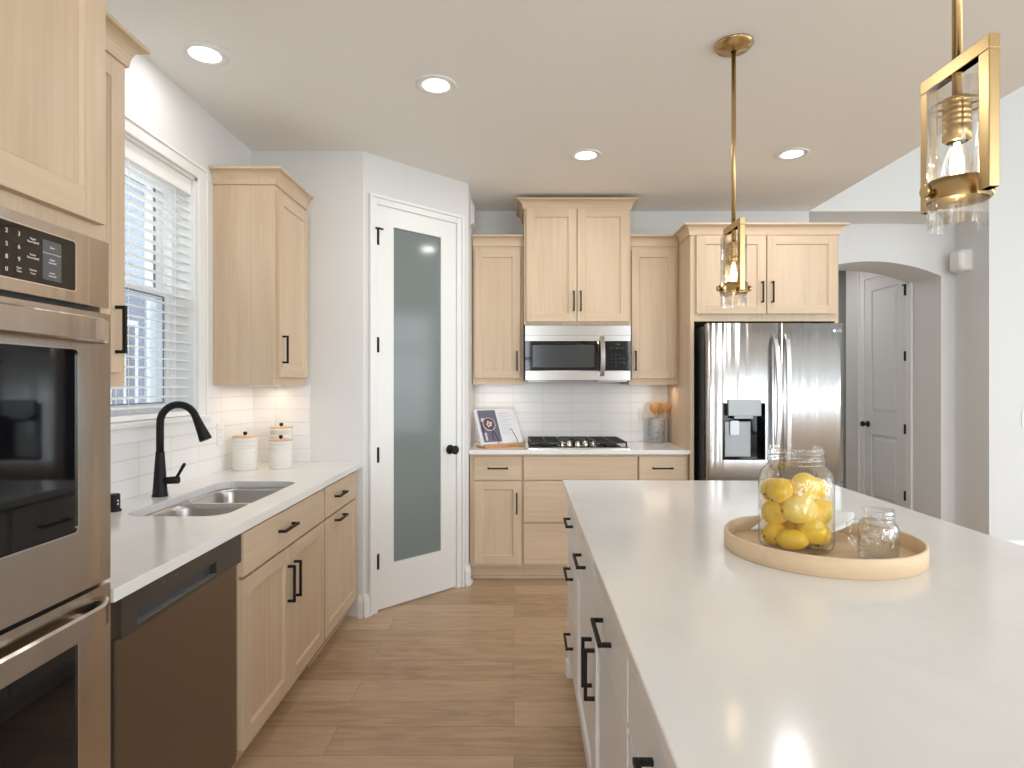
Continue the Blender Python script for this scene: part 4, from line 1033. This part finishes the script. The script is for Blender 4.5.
def pendant(label, x, y):
    o = thing('pendant_light', label, 'pendant light', (x, y, H), 0, 'brass pendants over the island')
    zz = lambda z: z-H
    b = MB(); b.lathe([(.076, 0), (.076, -.006), (.070, -.010), (.066, -.018), (.030, -.022), (.012, -.030)], seg=40); b.build('canopy', BRASS, o)
    b = MB(); b.cyl((0, 0, -.02), (0, 0, zz(1.943)), .0088, seg=16); b.build('rod', BRASS, o)
    b = MB(); t = .010
    b.box(-t, -.095, zz(1.990), t, .095, zz(2.018)); b.box(-t, -.095, zz(1.735), t, -.068, zz(1.990)); b.box(-t, .068, zz(1.735), t, .095, zz(1.990))
    b.build('frame', BRASS, o, .0015)
    b = MB(); b.lathe([(.0545, zz(1.735)), (.0545, zz(1.775)), (.0515, zz(1.775)), (.0515, zz(1.735)), (.0545, zz(1.735))], seg=48, caps=(False, False)); bd = b.build('band', BRASS, o)
    for s_ in (-1, 1):
        b = MB(); b.cyl((s_*.053, 0, zz(1.755)), (s_*.060, 0, zz(1.755)), .006, seg=14); b.cyl((s_*.059, 0, zz(1.755)), (s_*.068, 0, zz(1.755)), .0125, .0115, seg=20); b.build('thumb_screw', BRASS, bd)
    b = MB(); b.lathe([(.0508, zz(1.682)), (.0508, zz(1.965)), (.0490, zz(1.965)), (.0490, zz(1.682)), (.0508, zz(1.682))], seg=56, caps=(False, False)); g = b.build('glass_shade', LAMPGLASS, o); g['label'] = 'clear glass cylinder'
    b = MB(); b.tube([(.047*cos(2*pi*i/40), .047*sin(2*pi*i/40), zz(1.925)) for i in range(41)], .0022, 8)
    for a in (0, 90, 180, 270): b.box(-.002+.0*a, 0, 0, .002, .0, 0) if False else b.cyl((.024*cos(R(a+45)), .024*sin(R(a+45)), zz(1.925)), (.047*cos(R(a+45)), .047*sin(R(a+45)), zz(1.925)), .002, seg=8)
    b.build('shade_ring', BRASS, o)
    b = MB(); pr = [(.010, zz(1.945)), (.024, zz(1.94))]
    for k in range(5): z = 1.932-.011*k; pr += [(.0245, zz(z)), (.0225, zz(z-.003)), (.0245, zz(z-.006))]
    pr += [(.0245, zz(1.858)), (.018, zz(1.853))]
    b.lathe(pr, seg=32); b.build('socket', BRASS, o)
    b = MB(); b.lathe([(.012, zz(1.856)), (.013, zz(1.845)), (.021, zz(1.825)), (.028, zz(1.80)), (.030, zz(1.785)), (.026, zz(1.768)), (.014, zz(1.758)), (.002, zz(1.756))], seg=28); bu = b.build('bulb', LAMPGLASS, o)
    b = MB(); b.cyl((0, 0, zz(1.852)), (0, 0, zz(1.835)), .005, seg=10)
    for k in range(6):
        a = 2*pi*k/6; b.tube([(.004*cos(a), .004*sin(a), zz(1.84)), (.011*cos(a), .011*sin(a), zz(1.815)), (.008*cos(a), .008*sin(a), zz(1.782))], .0022, 6)
    b.build('filament', FILAMENT, bu)
    l = bpy.data.lights.new('pendant_lamp', 'POINT'); l.energy = 2.2; l.color = (1, .78, .50); l.shadow_soft_size = .012
    q = bpy.data.objects.new('pendant_lamp', l); COL.objects.link(q); q.parent = o; q.location = (0, 0, zz(1.80))
pendant('brass rectangular frame pendant farther away, in front of the refrigerator cabinet', .886, 2.44)
pendant('brass rectangular frame pendant nearest, at the upper right corner', .886, 1.21)

# ------------------------------------------------------------------ outside
b = MB(); b.box(-30, -30, -.5, XL-2.2, 30, -.4); b.box(-30, -60, -.5, 60, YR-1, -.4); b.box(XR+1, -30, -.5, 60, 30, -.4); struct(b.build('ground', LAWN))
o = thing('neighbour_house', 'pale neighbouring house seen through the blind', 'house', (-6.2, 5.4, -.4))
b = MB(); b.box(-4, 0, 0, 0, 4.9, 5.2); b.build('siding', SIDING, o)
b = MB(); b.box(-.01, 2.2, 1.2, .03, 3.1, 2.7); b.box(-.01, 3.9, 1.2, .03, 4.45, 2.7); b.build('window', SIDINGD, o)
b = MB(); b.loops([[(x, y, z) for (y, z) in ((-.3, 5.2), (5.2, 5.2), (2.45, 6.8))] for x in (-4.3, .3)], 0, False); b.build('roof', ROOFM, o)
b = MB()
for ya, yb in ((2.1, 3.2), (3.8, 4.55)):
    b.box(-.01, ya, 1.1, .02, yb, 1.2); b.box(-.01, ya, 2.7, .02, yb, 2.8); b.box(-.01, ya, 1.2, .02, ya+.1, 2.7); b.box(-.01, yb-.1, 1.2, .02, yb, 2.7); b.box(-.01, (ya+yb)/2-.03, 1.2, .04, (ya+yb)/2+.03, 2.7)
b.box(-.05, 4.75, 0, .04, 4.92, 5.2)
b.build('white_trim', TRIMW, o)
